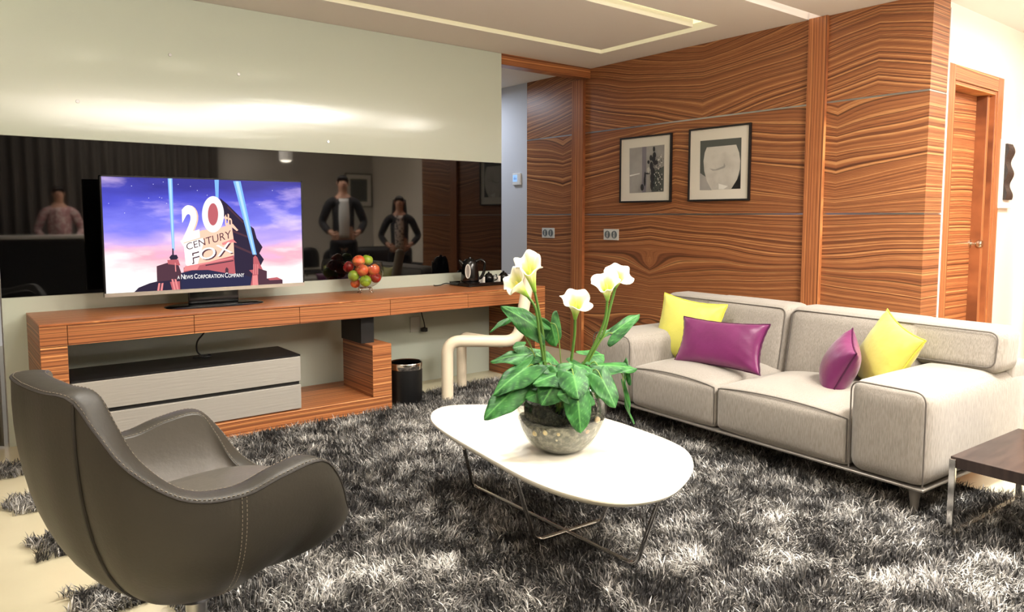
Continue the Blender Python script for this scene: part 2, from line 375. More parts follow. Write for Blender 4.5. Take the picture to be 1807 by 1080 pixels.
# ------------------------------------------------------------------ rug
def rug():
    rng = np.random.default_rng(3)
    L0, R0 = -4.27, -.95
    def inside(x, y):
        fy = (y+.58) % .57
        finger = (x > -4.535-.08*(y+2.2)+.015*np.sin(y*37)) & (np.abs(((-y-.50+.285) % .571)-.285) < .115) & (y < -.3)
        edge = .04*np.sin(y*9)+.03*np.sin(y*23)
        body = (x > L0) & (x < R0+edge) & (y < -.36+.03*np.sin(x*7))
        base = (y > -.64) & (x < -2.40) & (x > -4.45)
        corner = (x > -1.25) & (y > -3.3+0) & (x > -.9)
        return (body | finger) & ~base & ~corner & (y > -4.95)
    dens = 21000
    n = int(dens*3.8*4.7)
    x = rng.uniform(-4.66, -.85, n); y = rng.uniform(-4.95, -.3, n)
    k = inside(x, y); x = x[k]; y = y[k]
    # skip what the sofa and chairs hide for good, thin what lies outside the frame
    px = np.array([rgt.x, rgt.y]); pf = np.array([fwd.x, fwd.y])
    dxy = np.stack([x-CAM.x, y-CAM.y], 1); dep = dxy@pf+1.3*.081; lat = dxy@px
    vis = (dep > 2.35) & (np.abs(lat)/dep < .76)
    keep = vis | (rng.random(len(x)) < .25)
    x = x[keep]; y = y[keep]; n = len(x)
    # smooth noise fields
    def field(s, seed):
        r = np.random.default_rng(seed); gx = 4.0/s; W_ = int(6*s)+4
        g = r.standard_normal((W_, W_))
        u = (x+5.2)*s; v = (y+5.4)*s; i = u.astype(int); j = v.astype(int); a = u-i; b = v-j
        a = a*a*(3-2*a); b = b*b*(3-2*b)
        return g[i, j]*(1-a)*(1-b)+g[i+1, j]*a*(1-b)+g[i, j+1]*(1-a)*b+g[i+1, j+1]*a*b
    f1 = field(3.2, 1); f2 = field(9, 2); f3 = field(24, 3); d1 = field(5, 4); d2 = field(12, 5); d3 = field(28, 6)
    ang = 3.9+1.5*d1+1.2*d2+1.0*d3+rng.normal(0, 1.0, n)
    lean = np.clip(.75+.25*f2+rng.normal(0, .35, n), .1, 1.6)
    Ln = .040+.009*rng.standard_normal(n)+.006*f3+.004*f2; Ln = np.clip(Ln, .018, .065)
    wd = rng.uniform(.0013, .0026, n)
    segs = 3
    dirx, diry = np.cos(ang), np.sin(ang); sx, sy = -diry, dirx
    # random twist of the blade's width direction
    tw = rng.uniform(-1.1, 1.1, n); wx = sx*np.cos(tw)+dirx*np.sin(tw); wy = sy*np.cos(tw)+diry*np.sin(tw)
    V = np.zeros((n, 2*segs+1, 3)); hx = x.copy(); hy = y.copy(); hz = np.full(n, .004); th = lean*.35
    for s_ in range(segs+1):
        ww_ = wd*(1-.25*s_/segs) if s_ < segs else wd*0
        if s_ < segs:
            V[:, 2*s_, 0] = hx-wx*ww_; V[:, 2*s_, 1] = hy-wy*ww_; V[:, 2*s_, 2] = hz
            V[:, 2*s_+1, 0] = hx+wx*ww_; V[:, 2*s_+1, 1] = hy+wy*ww_; V[:, 2*s_+1, 2] = hz
        else:
            V[:, 2*s_, 0] = hx; V[:, 2*s_, 1] = hy; V[:, 2*s_, 2] = hz
        st = Ln/segs; hx = hx+dirx*np.sin(th)*st; hy = hy+diry*np.sin(th)*st; hz = np.maximum(hz+np.cos(th)*st, .006)
        th = th+lean*.55
    nv = 2*segs+1; base = (np.arange(n)*nv)[:, None]
    quads = np.concatenate([base+np.array([2*s_, 2*s_+1, 2*s_+3, 2*s_+2]) for s_ in range(segs-1)], 0)
    tris = base+np.array([2*(segs-1), 2*(segs-1)+1, 2*segs])
    me = bpy.data.meshes.new('shag_rug'); me.vertices.add(n*nv); me.vertices.foreach_set('co', V.reshape(-1))
    loops = np.concatenate([quads.reshape(-1), tris.reshape(-1)]).astype(np.int32)
    me.loops.add(len(loops)); me.loops.foreach_set('vertex_index', loops)
    nq, ntr = len(quads), len(tris)
    me.polygons.add(nq+ntr)
    me.polygons.foreach_set('loop_start', np.concatenate([np.arange(nq)*4, nq*4+np.arange(ntr)*3]).astype(np.int32))
    me.update(calc_edges=True)
    # yarn colour: dyed patches and tufts of charcoal to silver
    tone = .37+.08*f1+.12*f2+.11*f3+rng.normal(0, .17, n); tone = np.clip(tone, 0, 1)
    colv = np.zeros((n, nv, 4)); 
    for s_ in range(nv):
        colv[:, s_, 0] = tone; colv[:, s_, 1] = (s_//2)/segs; colv[:, s_, 2] = rng.random(n); colv[:, s_, 3] = 1
    at = me.attributes.new('yarn', 'FLOAT_COLOR', 'POINT'); at.data.foreach_set('color', colv.reshape(-1))
    mt = bpy.data.materials.new('silky_grey_shag_yarn'); mt.use_nodes = True; nt = mt.node_tree; b = nt.nodes['Principled BSDF']
    a = nt.nodes.new('ShaderNodeAttribute'); a.attribute_name = 'yarn'; sp = nt.nodes.new('ShaderNodeSeparateColor'); nt.links.new(a.outputs['Color'], sp.inputs[0])
    r = nt.nodes.new('ShaderNodeValToRGB'); e = r.color_ramp.elements
    e[0].position = .12; e[0].color = lin((44, 43, 43)); e[1].position = .82; e[1].color = lin((236, 234, 228))
    for p_, c_ in ((.32, (91, 90, 88)), (.55, (156, 153, 148))): k_ = e.new(p_); k_.color = lin(c_)
    nt.links.new(sp.outputs[0], r.inputs[0]); nt.links.new(r.outputs[0], b.inputs['Base Color'])
    b.inputs['Roughness'].default_value = .42; b.inputs['Specular IOR Level'].default_value = .7
    me.materials.append(mt)
    o = bpy.data.objects.new('shag_rug', me); COL.objects.link(o)
    tag(o, 'large charcoal and silver shaggy rug covering the floor under the white oval table', 'rug', kind='stuff')
    bk = MB(); bk.box((-4.25, -4.9, .001), (-1.0, -.66, .012)); bk.box((-2.38, -.66, .001), (-1.0, -.4, .012))
    for q in range(8):
        yc = -.50-.571*q
        if yc > -4.9: bk.box((-4.51, yc-.1, .001), (-4.25, min(yc+.1, -.3), .012))
    bk.build('rug_backing', mat('rug_backing', (40, 38, 38), .9), o, smooth=False)
rug()

# ------------------------------------------------------------------ console
con = thing('tv_console', 'long zebrano media console with open S-shaped shelf along the glass wall', 'console', (-2.75, -.3, 0))
zc = .757
m = MB(); m.box((-4.425, -.605, zc-.012), (-1.065, -.004, zc)); m.build('top', wood_top, con, smooth=False, bevel=.002)
m = MB(); m.box((-4.425, -.59, zc-.118), (-1.065, -.004, zc-.013)); m.build('carcass', wood_side, con, smooth=False)
edges = [-4.425, -4.303, -3.684, -3.065, -2.434, -1.80, -1.168]
m = MB(); m.box((-4.425, -.604, .0), (-4.3045, -.004, .636)); m.build('side_panel', [wood_x], con, smooth=False, bevel=.002)
m = MB(); m.box((-4.425, -.604, .640), (-4.3045, -.590, zc-.013)); m.build('front_panel', wood_x, con, smooth=False)
for a, b in zip(edges[1:-1], edges[2:]):
    m = MB(); m.box((a+.0015, -.604, zc-.117), (b-.0015, -.590, zc-.0145)); m.build('drawer', wood_x, con, smooth=False, bevel=.001)
m = MB(); m.box((-1.168, -.604, 0), (-1.065, -.004, zc-.013)); m.build('side_panel', [wood_x], con, smooth=False, bevel=.002)
m = MB(); m.box((-4.30, -.606, 0), (-2.432, -.01, .10)); m.build('base_shelf', wood_x, con, smooth=False, bevel=.002)
m = MB(); m.box((-2.572, -.606, .101), (-2.432, -.16, .45)); m.build('upright_block', wood_x, con, smooth=False, bevel=.002)
m = MB(); m.box((-2.60, -.50, .451), (-2.505, -.20, zc-.119)); m.build('black_support', black_matte, con, smooth=False)['label'] = 'black panel holding up the top'
# faces of the blocks that run along y get the side veneer
for o in list(con.children):
    if o.name.split('.')[0] in ('side_panel', 'upright_block', 'base_shelf', 'front_panel'):
        o.data.materials.append(wood_side); o.data.materials.append(wood_top)
        for p in o.data.polygons:
            if abs(p.normal.x) > .9: p.material_index = 1
            elif abs(p.normal.z) > .9: p.material_index = 2
# grey drawer unit standing on the shelf
gu = thing('drawer_unit', 'low silver-grey two-drawer cabinet with black top inside the console', 'cabinet', (-3.68, -.4, .10))
silver = mat('brushed_silver_laminate', (182, 178, 170), .38, .25, bump=(30, .12, (.2, 1, 3)))
m = MB(); m.box((-4.29, -.57, .104), (-3.065, -.22, .435)); m.build('body', black_matte, gu, smooth=False)
m = MB(); m.box((-4.295, -.585, .436), (-3.06, -.21, .446)); m.build('black_top', mat('black_laminate', (26, 25, 26), .35), gu, smooth=False)
for a, b in ((.108, .258), (.281, .434)):
    m = MB(); m.box((-4.295, -.592, a), (-3.062, -.571, b)); m.build('drawer_front', silver, gu, smooth=False, bevel=.002)
# cable from the console down to the unit
m = MB(); m.tube(bez([(-3.55, -.33, .64), (-3.56, -.34, .60), (-3.60, -.34, .55), (-3.60, -.33, .49), (-3.57, -.32, .455)]), .005, 8)
m.tube(bez([(-3.57, -.32, .452), (-3.53, -.30, .456), (-3.52, -.33, .454), (-3.56, -.34, .452), (-3.62, -.31, .452)]), .004, 8)
tag(m.build('power_cable', black_matte), 'black cable hanging from the console onto the grey drawer cabinet', 'cable')
m = MB(); m.tube(bez([(-1.86, -.05, .64), (-1.86, -.06, .55), (-1.84, -.06, .48), (-1.82, -.05, .40)]), .004, 8)
m.lathe([(.0, -.01), (.028, -.006), (.028, .02), (0, .03)], c=(-1.83, -.045, .41), n=14)
tag(m.build('power_cable', black_matte), 'thin black cord and plug hanging beneath the console behind the bent cream tube chair', 'cable')

# ------------------------------------------------------------------ television
TX0, TX1, TZ0, TZ1, TY = -4.076, -2.906, .845, 1.530, -.30
tv = thing('television', 'large flat-screen television showing a film studio title on the console', 'television', (-3.49, -.28, zc))
m = MB(); m.box((TX0, TY+.004, TZ0), (TX1, TY+.04, TZ1)); m.rbox((TX0+.15, TY+.03, TZ0+.03), (TX1-.15, TY+.075, TZ1-.15), .02, 4); m.build('housing', black_plastic, tv, smooth=False)
m = MB(); bz = .008
m.box((TX0, TY-.004, TZ0+.022), (TX0+bz, TY+.004, TZ1)); m.box((TX1-bz, TY-.004, TZ0+.022), (TX1, TY+.004, TZ1)); m.box((TX0, TY-.004, TZ1-bz), (TX1, TY+.004, TZ1))
m.build('bezel', mat('dark_bezel', (40, 38, 42), .25, .4), tv, smooth=False)
m = MB(); m.box((TX0, TY-.007, TZ0), (TX1, TY+.004, TZ0+.022)); m.build('silver_lower_bezel', mat('silver_bezel', (205, 198, 190), .3, .8), tv, smooth=False)
# stand
m = MB()
G = []
for i in range(33):
    t = 2*PI*i/32; row = []
    for (rx, ry, z) in ((.0, .0, zc+.012), (.25, .10, zc+.012), (.285, .125, zc+.006), (.29, .13, zc+.0005)):
        row.append((-3.47+rx*math.copysign(abs(math.cos(t))**.7, math.cos(t)), -.28+ry*math.copysign(abs(math.sin(t))**.7, math.sin(t)), z))
    G.append(row)
m.grid(G); m.rbox((-3.62, -.265, zc+.01), (-3.32, -.235, TZ0+.04), .01, 3); m.build('stand', black_plastic, tv)
# screen picture: emissive sky shader plus flat shapes
sk = bpy.data.materials.new('screen_sky'); sk.use_nodes = True; nt = sk.node_tree; N = nt.nodes; L = nt.links
for n_ in list(N): N.remove(n_)
out = N.new('ShaderNodeOutputMaterial'); em = N.new('ShaderNodeEmission'); gl = N.new('ShaderNodeBsdfGlossy'); gl.inputs['Roughness'].default_value = .15; ad = N.new('ShaderNodeMixShader'); ad.inputs[0].default_value = .03
L.new(em.outputs[0], ad.inputs[1]); L.new(gl.outputs[0], ad.inputs[2]); L.new(ad.outputs[0], out.inputs[0])
tc = N.new('ShaderNodeTexCoord'); sp = N.new('ShaderNodeSeparateXYZ'); L.new(tc.outputs['Generated'], sp.inputs[0])
mp = N.new('ShaderNodeMapping'); mp.inputs['Rotation'].default_value = (0, .5, 0); mp.inputs['Scale'].default_value = (1.5, 1, 3.0); mp.inputs['Location'].default_value = (.3, 0, .9); L.new(tc.outputs['Generated'], mp.inputs[0])
nz = N.new('ShaderNodeTexNoise'); nz.inputs['Scale'].default_value = 1.5; nz.inputs['Detail'].default_value = 5; nz.inputs['Roughness'].default_value = .5; L.new(mp.outputs[0], nz.inputs['Vector'])
g1 = N.new('ShaderNodeValToRGB'); e = g1.color_ramp.elements
e[0].position = 0; e[0].color = (1, .97, .95, 1); e[1].position = 1; e[1].color = lin((52, 50, 140))
for p_, c_ in ((.16, (255, 244, 240)), (.30, (236, 170, 186)), (.42, (196, 168, 232)), (.60, (120, 120, 228)), (.80, (76, 78, 196))): k = e.new(p_); k.color = lin(c_)
ma = N.new('ShaderNodeMath'); ma.operation = 'MULTIPLY_ADD'; ma.inputs[1].default_value = -.55; L.new(nz.outputs[0], ma.inputs[0])
m2 = N.new('ShaderNodeMath'); m2.operation = 'ADD'; m2.inputs[1].default_value = .27; L.new(sp.outputs[2], m2.inputs[0]); L.new(m2.outputs[0], ma.inputs[2]); L.new(ma.outputs[0], g1.inputs[0])
g2 = N.new('ShaderNodeValToRGB'); g2.color_ramp.elements[0].position = .53; g2.color_ramp.elements[0].color = (0, 0, 0, 1); g2.color_ramp.elements[1].position = .74; g2.color_ramp.elements[1].color = (.85, .62, .72, 1)
L.new(nz.outputs[0], g2.inputs[0])
mx = N.new('ShaderNodeMixRGB'); mx.blend_type = 'SCREEN'; mx.inputs[0].default_value = .8; L.new(g1.outputs[0], mx.inputs[1]); L.new(g2.outputs[0], mx.inputs[2]); L.new(mx.outputs[0], em.inputs[0]); em.inputs[1].default_value = .95
m = MB(); m.box((TX0+bz, TY-.001, TZ0+.022), (TX1-bz, TY+.003, TZ1-bz)); screen = m.build('screen', sk, tv, smooth=False)
screen['label'] = 'lit screen with a blue and pink evening sky'
def emat(name, rgb, s=1.0):
    m_ = bpy.data.materials.new(name); m_.use_nodes = True; nt = m_.node_tree
    for n_ in list(nt.nodes): nt.nodes.remove(n_)
    o_ = nt.nodes.new('ShaderNodeOutputMaterial'); e_ = nt.nodes.new('ShaderNodeEmission'); e_.inputs[0].default_value = lin(rgb); e_.inputs[1].default_value = s
    nt.links.new(e_.outputs[0], o_.inputs[0]); return m_
pal = [emat('pic_white', (255, 250, 244)), emat('pic_peach', (240, 190, 165)), emat('pic_brown', (78, 52, 62)), emat('pic_dark', (48, 40, 58)),
       emat('pic_red', (176, 92, 98)), emat('pic_beam', (120, 170, 240)), emat('pic_beam_light', (168, 205, 252)), emat('pic_navy', (44, 44, 70)), emat('pic_rose', (214, 130, 130)), emat('pic_star', (230, 235, 255))]
def Q(cx_, cy_, dy=0): return P(170+cx_/4.153, 300+cy_/4.153, 1, TY-.0015-dy)
pic = MB(); lay = [0]
pieces = {}
def poly(pts, mi):
    lay[0] += .00004
    nm = {5: 'light_beam', 6: 'light_beam', 9: 'star', 0: 'lit_front', 1: 'lit_front', 3: 'dark_block', 7: 'foreground_hill', 4: 'red_masonry', 8: 'rose_highlight', 2: 'brown_masonry'}[mi]
    pieces.setdefault(nm, MB()).add([Q(a, b, lay[0]) for a, b in pts], [tuple(range(len(pts)))], mi)
def strip(pts, w0, w1, mi):
    (x0, y0), (x1, y1) = pts; poly([(x0-w0, y0), (x0+w0, y0), (x1+w1, y1), (x1-w1, y1)], mi)
strip(((540, 62), (565, 590)), 17, 9, 5); strip(((540, 62), (565, 590)), 8, 4, 6)
strip(((882, 72), (885, 215)), 16, 10, 5)
for sx_, sy_ in ((258, 117), (417, 104), (490, 88), (600, 105), (384, 205), (463, 200), (480, 205), (207, 315), (515, 245), (812, 185), (1195, 255), (90, 245), (1290, 150), (690, 120), (740, 150)):
    poly([(sx_-3, sy_), (sx_, sy_-3), (sx_+3, sy_), (sx_, sy_+3)], 9)
# monument block, right receding side
poly([(905, 205), (960, 250), (1085, 375), (1155, 430), (1175, 500), (1218, 565), (1195, 610), (1228, 655), (1205, 700), (1215, 800), (1010, 800), (1010, 620), (995, 420), (930, 330)], 3)
poly([(960, 262), (1080, 380), (1078, 392), (962, 280)], 2); poly([(1000, 440), (1150, 500), (1150, 512), (1000, 456)], 2); poly([(1010, 545), (1160, 610), (1158, 625), (1010, 562)], 2)
strip(((1030, 82), (1160, 620)), 27, 15, 5); strip(((1030, 82), (1160, 620)), 11, 6, 6)
# stepped glowing front
poly([(640, 520), (700, 470), (780, 440), (900, 430), (990, 400), (1005, 500), (1010, 620), (900, 680), (720, 720), (660, 700)], 1)
poly([(615, 520), (690, 490), (690, 540), (640, 560)], 0)
poly([(640, 540), (760, 470), (790, 520), (740, 700), (680, 720), (655, 690)], 0)
poly([(900, 425), (1000, 395), (1040, 440), (1030, 448), (995, 420), (905, 445)], 1)
poly([(920, 535), (1000, 505), (1030, 535), (1000, 530), (925, 552)], 8)
# plinth
poly([(640, 715), (800, 680), (1008, 625), (1020, 760), (640, 790)], 4); poly([(680, 700), (1000, 640), (1000, 650), (690, 712)], 8); poly([(800, 695), (1005, 660), (1005, 668), (800, 704)], 2)
poly([(945, 760), (945, 725), (955, 712), (968, 725), (968, 760)], 2)
poly([(650, 705), (760, 690), (740, 730), (640, 740)], 8)
# dark foreground and towers
poly([(600, 760), (700, 735), (820, 732), (930, 752), (1085, 770), (1180, 800), (1190, 860), (600, 895)], 7)
poly([(255, 918), (310, 862), (390, 830), (450, 815), (620, 790), (625, 895)], 3)
poly([(442, 705), (520, 680), (600, 690), (625, 760), (610, 800), (445, 820)], 2); poly([(535, 640), (550, 622), (590, 622), (600, 645), (585, 660), (545, 660)], 3)
poly([(556, 575), (566, 575), (568, 625), (556, 625)], 3); poly([(520, 660), (600, 655), (615, 700), (525, 690)], 4); poly([(575, 680), (582, 680), (586, 745), (578, 745)], 8); poly([(540, 820), (612, 815), (615, 888), (560, 890)], 4)
for x_ in (455, 478, 550, 572): poly([(x_, 830 if x_ < 500 else 800), (x_+14, 828 if x_ < 500 else 800), (x_+(6 if x_ < 500 else 36), 893), (x_-(10 if x_ < 500 else -22), 893)], 8)
poly([(1150, 640), (1165, 625), (1180, 640), (1200, 690), (1220, 730), (1220, 850), (1130, 852), (1145, 760), (1120, 735), (1150, 730)], 4)
poly([(1185, 720), (1250, 740), (1250, 850), (1185, 850)], 2); poly([(1250, 795), (1325, 785), (1365, 805), (1365, 845), (1250, 848)], 2); poly([(1255, 795), (1325, 785), (1360, 803), (1270, 808)], 4)
for x_ in (1150, 1166, 1180): poly([(x_, 690), (x_+6, 690), (x_+6, 765), (x_, 765)], 8)
poly([(1145, 775), (1180, 770), (1188, 850), (1145, 852)], 8)
for nm, mb_ in pieces.items(): mb_.build(nm, pal, screen, smooth=False)
def lettering(name, text, quad, mi_mat, parent, dy, w=.0, serif=False):
    """text fitted to a quad given in crop pixels: tl, tr, br, bl"""
    c = bpy.data.curves.new(name, 'FONT'); c.body = text; c.offset = w; c.extrude = 0; c.resolution_u = 4
    o = bpy.data.objects.new(name, c); COL.objects.link(o); bpy.context.view_layer.update()
    me = bpy.data.meshes.new_from_object(o.evaluated_get(bpy.context.evaluated_depsgraph_get())); bpy.data.objects.remove(o); bpy.data.curves.remove(c)
    xs_ = [v.co.x for v in me.vertices]; ys_ = [v.co.y for v in me.vertices]
    x0, x1, y0, y1 = min(xs_), max(xs_), min(ys_), max(ys_)
    tl, tr, br, bl = [Vector(q) for q in quad]
    for v in me.vertices:
        a = (v.co.x-x0)/(x1-x0); b = (v.co.y-y0)/(y1-y0)
        p = (bl*(1-a)+br*a)*(1-b)+(tl*(1-a)+tr*a)*b
        v.co = Q(p.x, p.y, dy)
    me.materials.clear(); me.materials.append(mi_mat)
    o = bpy.data.objects.new(name, me); COL.objects.link(o); o.parent = parent; o.location = -world_loc(parent)
    return o
lettering('title_lettering', '2', ((628, 262), (752, 255), (775, 500), (640, 540)), pal[1], screen, .0060, .03)
lettering('title_lettering', '2', ((622, 262), (740, 252), (760, 495), (632, 535)), pal[0], screen, .0062, .05)
lettering('title_lettering', '0', ((790, 200), (930, 190), (925, 440), (785, 460)), pal[1], screen, .0060, .02)
def ring(cx_, cy_, rx, ry, ix, iy, dx, mo, mi_, dy, mat_):
    mb = MB(); n = 40; vs = []; fs = []
    for k in range(n):
        t = 2*PI*k/n; vs.append(Q(cx_+rx*math.cos(t), cy_+ry*math.sin(t), dy)); vs.append(Q(cx_+dx+ix*math.cos(t), cy_+mo+iy*math.sin(t), dy))
    for k in range(n): j = (k+1) % n; fs.append((2*k, 2*k+1, 2*j+1, 2*j))
    mb.add(vs, fs); return mb.build('title_lettering', mat_, screen, smooth=False)
ring(855, 325, 80, 133, 38, 82, 0, 0, 0, .0063, pal[0])
mb = MB(); mb.add([Q(855+38*math.cos(2*PI*k/30), 325+82*math.sin(2*PI*k/30), .0061) for k in range(30)], [tuple(range(30))]); mb.build('title_lettering', pal[4], screen, smooth=False)
lettering('title_lettering', 'th', ((935, 300), (992, 340), (996, 400), (938, 412)), pal[1], screen, .0063, .03)
lettering('title_lettering', 'CENTURY', ((655, 540), (985, 440), (990, 498), (665, 588)), pal[2], screen, .0063, .0)
lettering('title_lettering', 'FOX', ((696, 608), (992, 533), (1009, 612), (703, 692)), pal[2], screen, .0062, .0)
lettering('title_lettering', 'FOX', ((685, 601), (981, 526), (1000, 605), (694, 685)), pal[0], screen, .0064, .0)
cap = lettering('caption_lettering', 'A', ((594, 775), (611, 774), (611, 799), (594, 800)), pal[0], screen, .0064, .0)
for word, x0_, x1_, first in (('NEWS', 622, 708, 1), ('CORPORATION', 718, 932, 1), ('COMPANY', 942, 1083, 1)):
    nch = len(word); fw = (x1_-x0_)/(nch+.45)*1.3
    yb = lambda x: 800-(x-594)*.034
    lettering('caption_lettering', word[0], ((x0_, yb(x0_)-35), (x0_+fw*.95, yb(x0_)-35), (x0_+fw*.95, yb(x0_)), (x0_, yb(x0_))), pal[0], screen, .0064, .0)
    lettering('caption_lettering', word[1:], ((x0_+fw*1.05, yb(x0_)-27), (x1_, yb(x1_)-27), (x1_, yb(x1_)), (x0_+fw*1.05, yb(x0_))), pal[0], screen, .0064, .0)

# ------------------------------------------------------------------ fruit bowl
thin = bpy.data.materials.new('thin_clear_glass'); thin.use_nodes = True; nt = thin.node_tree; N = nt.nodes
for n_ in list(N): N.remove(n_)
o_ = N.new('ShaderNodeOutputMaterial'); tr = N.new('ShaderNodeBsdfTransparent'); tr.inputs[0].default_value = (.86, .89, .87, 1); gl = N.new('ShaderNodeBsdfGlossy'); gl.inputs['Roughness'].default_value = .04
lw = N.new('ShaderNodeLayerWeight'); lw.inputs[0].default_value = .45; mm = N.new('ShaderNodeMath'); mm.operation = 'MULTIPLY_ADD'; mm.inputs[1].default_value = .7; mm.inputs[2].default_value = .04; nt.links.new(lw.outputs['Facing'], mm.inputs[0])
pw = N.new('ShaderNodeMath'); pw.operation = 'POWER'; pw.inputs[1].default_value = 1.6; nt.links.new(mm.outputs[0], pw.inputs[0])
mxs = N.new('ShaderNodeMixShader'); nt.links.new(pw.outputs[0], mxs.inputs[0]); nt.links.new(tr.outputs[0], mxs.inputs[1]); nt.links.new(gl.outputs[0], mxs.inputs[2]); nt.links.new(mxs.outputs[0], o_.inputs[0])
bc = Vector((-2.415, -.21, zc))
bowl = thing('fruit_bowl', 'round clear glass fruit bowl on small metal feet beside the television', 'bowl', bc)
prof = []
for k in range(17):
    t = -PI/2+ (PI/2+.42)*k/16
    prof.append((max(.0, .131*math.cos(t)) if k else .0, .035+.131+.131*math.sin(t)))
m = MB(); m.lathe(prof, c=bc, n=40); m.build('glass_bowl', thin, bowl)
m = MB(); m.tube([bc+Vector((prof[-1][0]*math.cos(2*PI*k/40), prof[-1][0]*math.sin(2*PI*k/40), prof[-1][1])) for k in range(40)], .0022, 6, closed=True); m.build('bowl_rim', thin, bowl)
m = MB()
for k in range(4):
    a = .5+PI/2*k; q = lambda r, z: bc+Vector((r*math.cos(a), r*math.sin(a), z))
    m.tube(bez([q(.03, .034), q(.052, .038), q(.06, .028), q(.048, .018), q(.056, .008), q(.066, .003)]), .0035, 8)
m.tube([bc+Vector((.04*math.cos(2*PI*k/24), .04*math.sin(2*PI*k/24), .038)) for k in range(24)], .003, 6, closed=True)
m.build('metal_feet', chrome, bowl)
def apple_mesh(r, name, mt):
    m = MB(); pr_ = []
    for k in range(19):
        t = PI*k/18; rr = r*(math.sin(t)**.9 if 0 < k < 18 else 0)*(1+.05*math.cos(t)); z = r*.93*math.cos(t)
        z -= r*.18*math.exp(-(rr/(r*.3))**2) if k < 9 else -r*.12*math.exp(-(rr/(r*.25))**2)
        pr_.append((rr, z))
    m.lathe(pr_[::-1], n=24)
    return m
red_ap = mat('red_apple_skin', (196, 52, 38), .3, var=(14, (226, 120, 66), .42, .66, (1, 1, .35)))
pink_ap = mat('orange_red_apple_skin', (222, 92, 60), .3, var=(16, (232, 160, 92), .45, .65, (1, 1, .35)))
dred_ap = mat('dark_red_apple_skin', (140, 26, 28), .3, var=(12, (180, 50, 40), .45, .65))
green_ap = mat('green_apple_skin', (138, 168, 46), .3, var=(12, (168, 190, 70), .45, .65))
# target pixel, depth offset from bowl centre (towards camera +), radius, skin, label
dB = (bc+Vector((0, 0, .13))-CAM).dot(fwd)
apples = [
 (633, 461, .0, .036, pink_ap, 'orange-red apple at the very top of the heap in the glass bowl'),
 (648, 459, -.05, .033, green_ap, 'green apple peeking out behind the topmost apple in the bowl'),
 (615, 471, -.01, .033, dred_ap, 'dark red apple at the far left of the glass bowl'),
 (640, 477, .055, .034, pink_ap, 'orange-red apple in the front centre of the glass bowl'),
 (660, 476, .03, .034, pink_ap, 'orange-red apple at the upper right of the glass bowl'),
 (624, 487, .045, .033, green_ap, 'green apple at the left front of the glass bowl'),
 (645, 496, .055, .034, green_ap, 'green apple low in the front centre of the glass bowl'),
 (663, 490, .02, .031, dred_ap, 'dark red apple at the right of the glass bowl below the orange-red one'),
 (627, 500, .015, .028, red_ap, 'red apple at the bottom left of the glass bowl'),
 (636, 478, -.03, .034, red_ap, 'red apple buried in the middle of the glass bowl'),
 (650, 480, -.06, .033, red_ap, 'red apple at the back of the glass bowl against the black glass')]
random.seed(3)
for (u, v, off, r, mt, lb) in apples:
    r *= 1.22; off *= 1.1
    p = Pd(u, v, dB-off)
    o = apple_mesh(r, 'apple', mt).build('apple', mt); tag(o, lb, 'apple', 'apples in the glass bowl')
    o.location = p; o.rotation_euler = (random.uniform(-.9, .9), random.uniform(-.9, .9), random.uniform(0, 6))
    s = MB(); s.tube([(0, 0, r*.7), (.002, 0, r*.95), (.005, .001, r*1.12)], .0015, 6); s = s.build('apple_stem', mat('brown_stem', (70, 50, 30), .7)); s.parent = o

# ------------------------------------------------------------------ kettle tray
def at_top(u, v, z=zc): return P(u, v, 2, z)
m = MB(); tr_o = thing('tray', 'black tray holding the kettle and teapots on the console', 'tray', (-1.37, -.20, zc))
m.rbox((-1.60, -.33, zc+.001), (-1.10, -.06, zc+.012), .005, 6); m.build('tray_base', black_plastic, tr_o)
m = MB()
for a, b in (((-1.60, -.33), (-1.10, -.322)), ((-1.60, -.068), (-1.10, -.06)), ((-1.60, -.33), (-1.592, -.06)), ((-1.108, -.33), (-1.10, -.06))):
    m.box((a[0], a[1], zc+.010), (b[0], b[1], zc+.028))
m.build('tray_rim', black_plastic, tr_o, smooth=False, bevel=.002)
tz = zc+.0125
kc = Vector((-1.505, -.21, tz))
ke = thing('electric_kettle', 'glossy black electric kettle with oval silver water gauge', 'kettle', kc)
m = MB(); m.lathe([(0, 0), (.078, 0), (.08, .006), (.078, .018), (.0, .022)], c=kc, n=36); m.build('power_base', black_plastic, ke)
m = MB(); m.lathe([(0, .02), (.070, .02), (.073, .03), (.070, .08), (.063, .14), (.055, .175), (.050, .185), (0, .188)], c=kc, n=36); m.build('kettle_body', black_plastic, ke)
m = MB(); m.lathe([(0, .186), (.045, .187), (.038, .197), (.012, .202), (.010, .212), (0, .214)], c=kc, n=28); m.build('kettle_lid', black_plastic, ke)
vdir = (Vector((CAM.x, CAM.y, 0))-Vector((kc.x, kc.y, 0))).normalized(); sdir = Vector((-vdir.y, vdir.x, 0))
hd = (sdir*-1).normalized() if True else sdir
if (hd.dot(rgt) < 0): hd = -hd
m = MB(); m.tube(bez([kc+hd*.045+Vector((0, 0, .178)), kc+hd*.085+Vector((0, 0, .19)), kc+hd*.115+Vector((0, 0, .165)), kc+hd*.112+Vector((0, 0, .11)), kc+hd*.09+Vector((0, 0, .055)), kc+hd*.066+Vector((0, 0, .045))]), .010, 10, flat=1.2)
m.build('kettle_handle', black_plastic, ke)
m = MB(); sp_ = -hd; m.tube([kc+sp_*.05+Vector((0, 0, .15)), kc+sp_*.075+Vector((0, 0, .178)), kc+sp_*.085+Vector((0, 0, .188))], [.02, .014, .010], 10); m.build('spout', black_plastic, ke)
gd = (vdir-hd*.25).normalized(); gs = Vector((-gd.y, gd.x, 0))
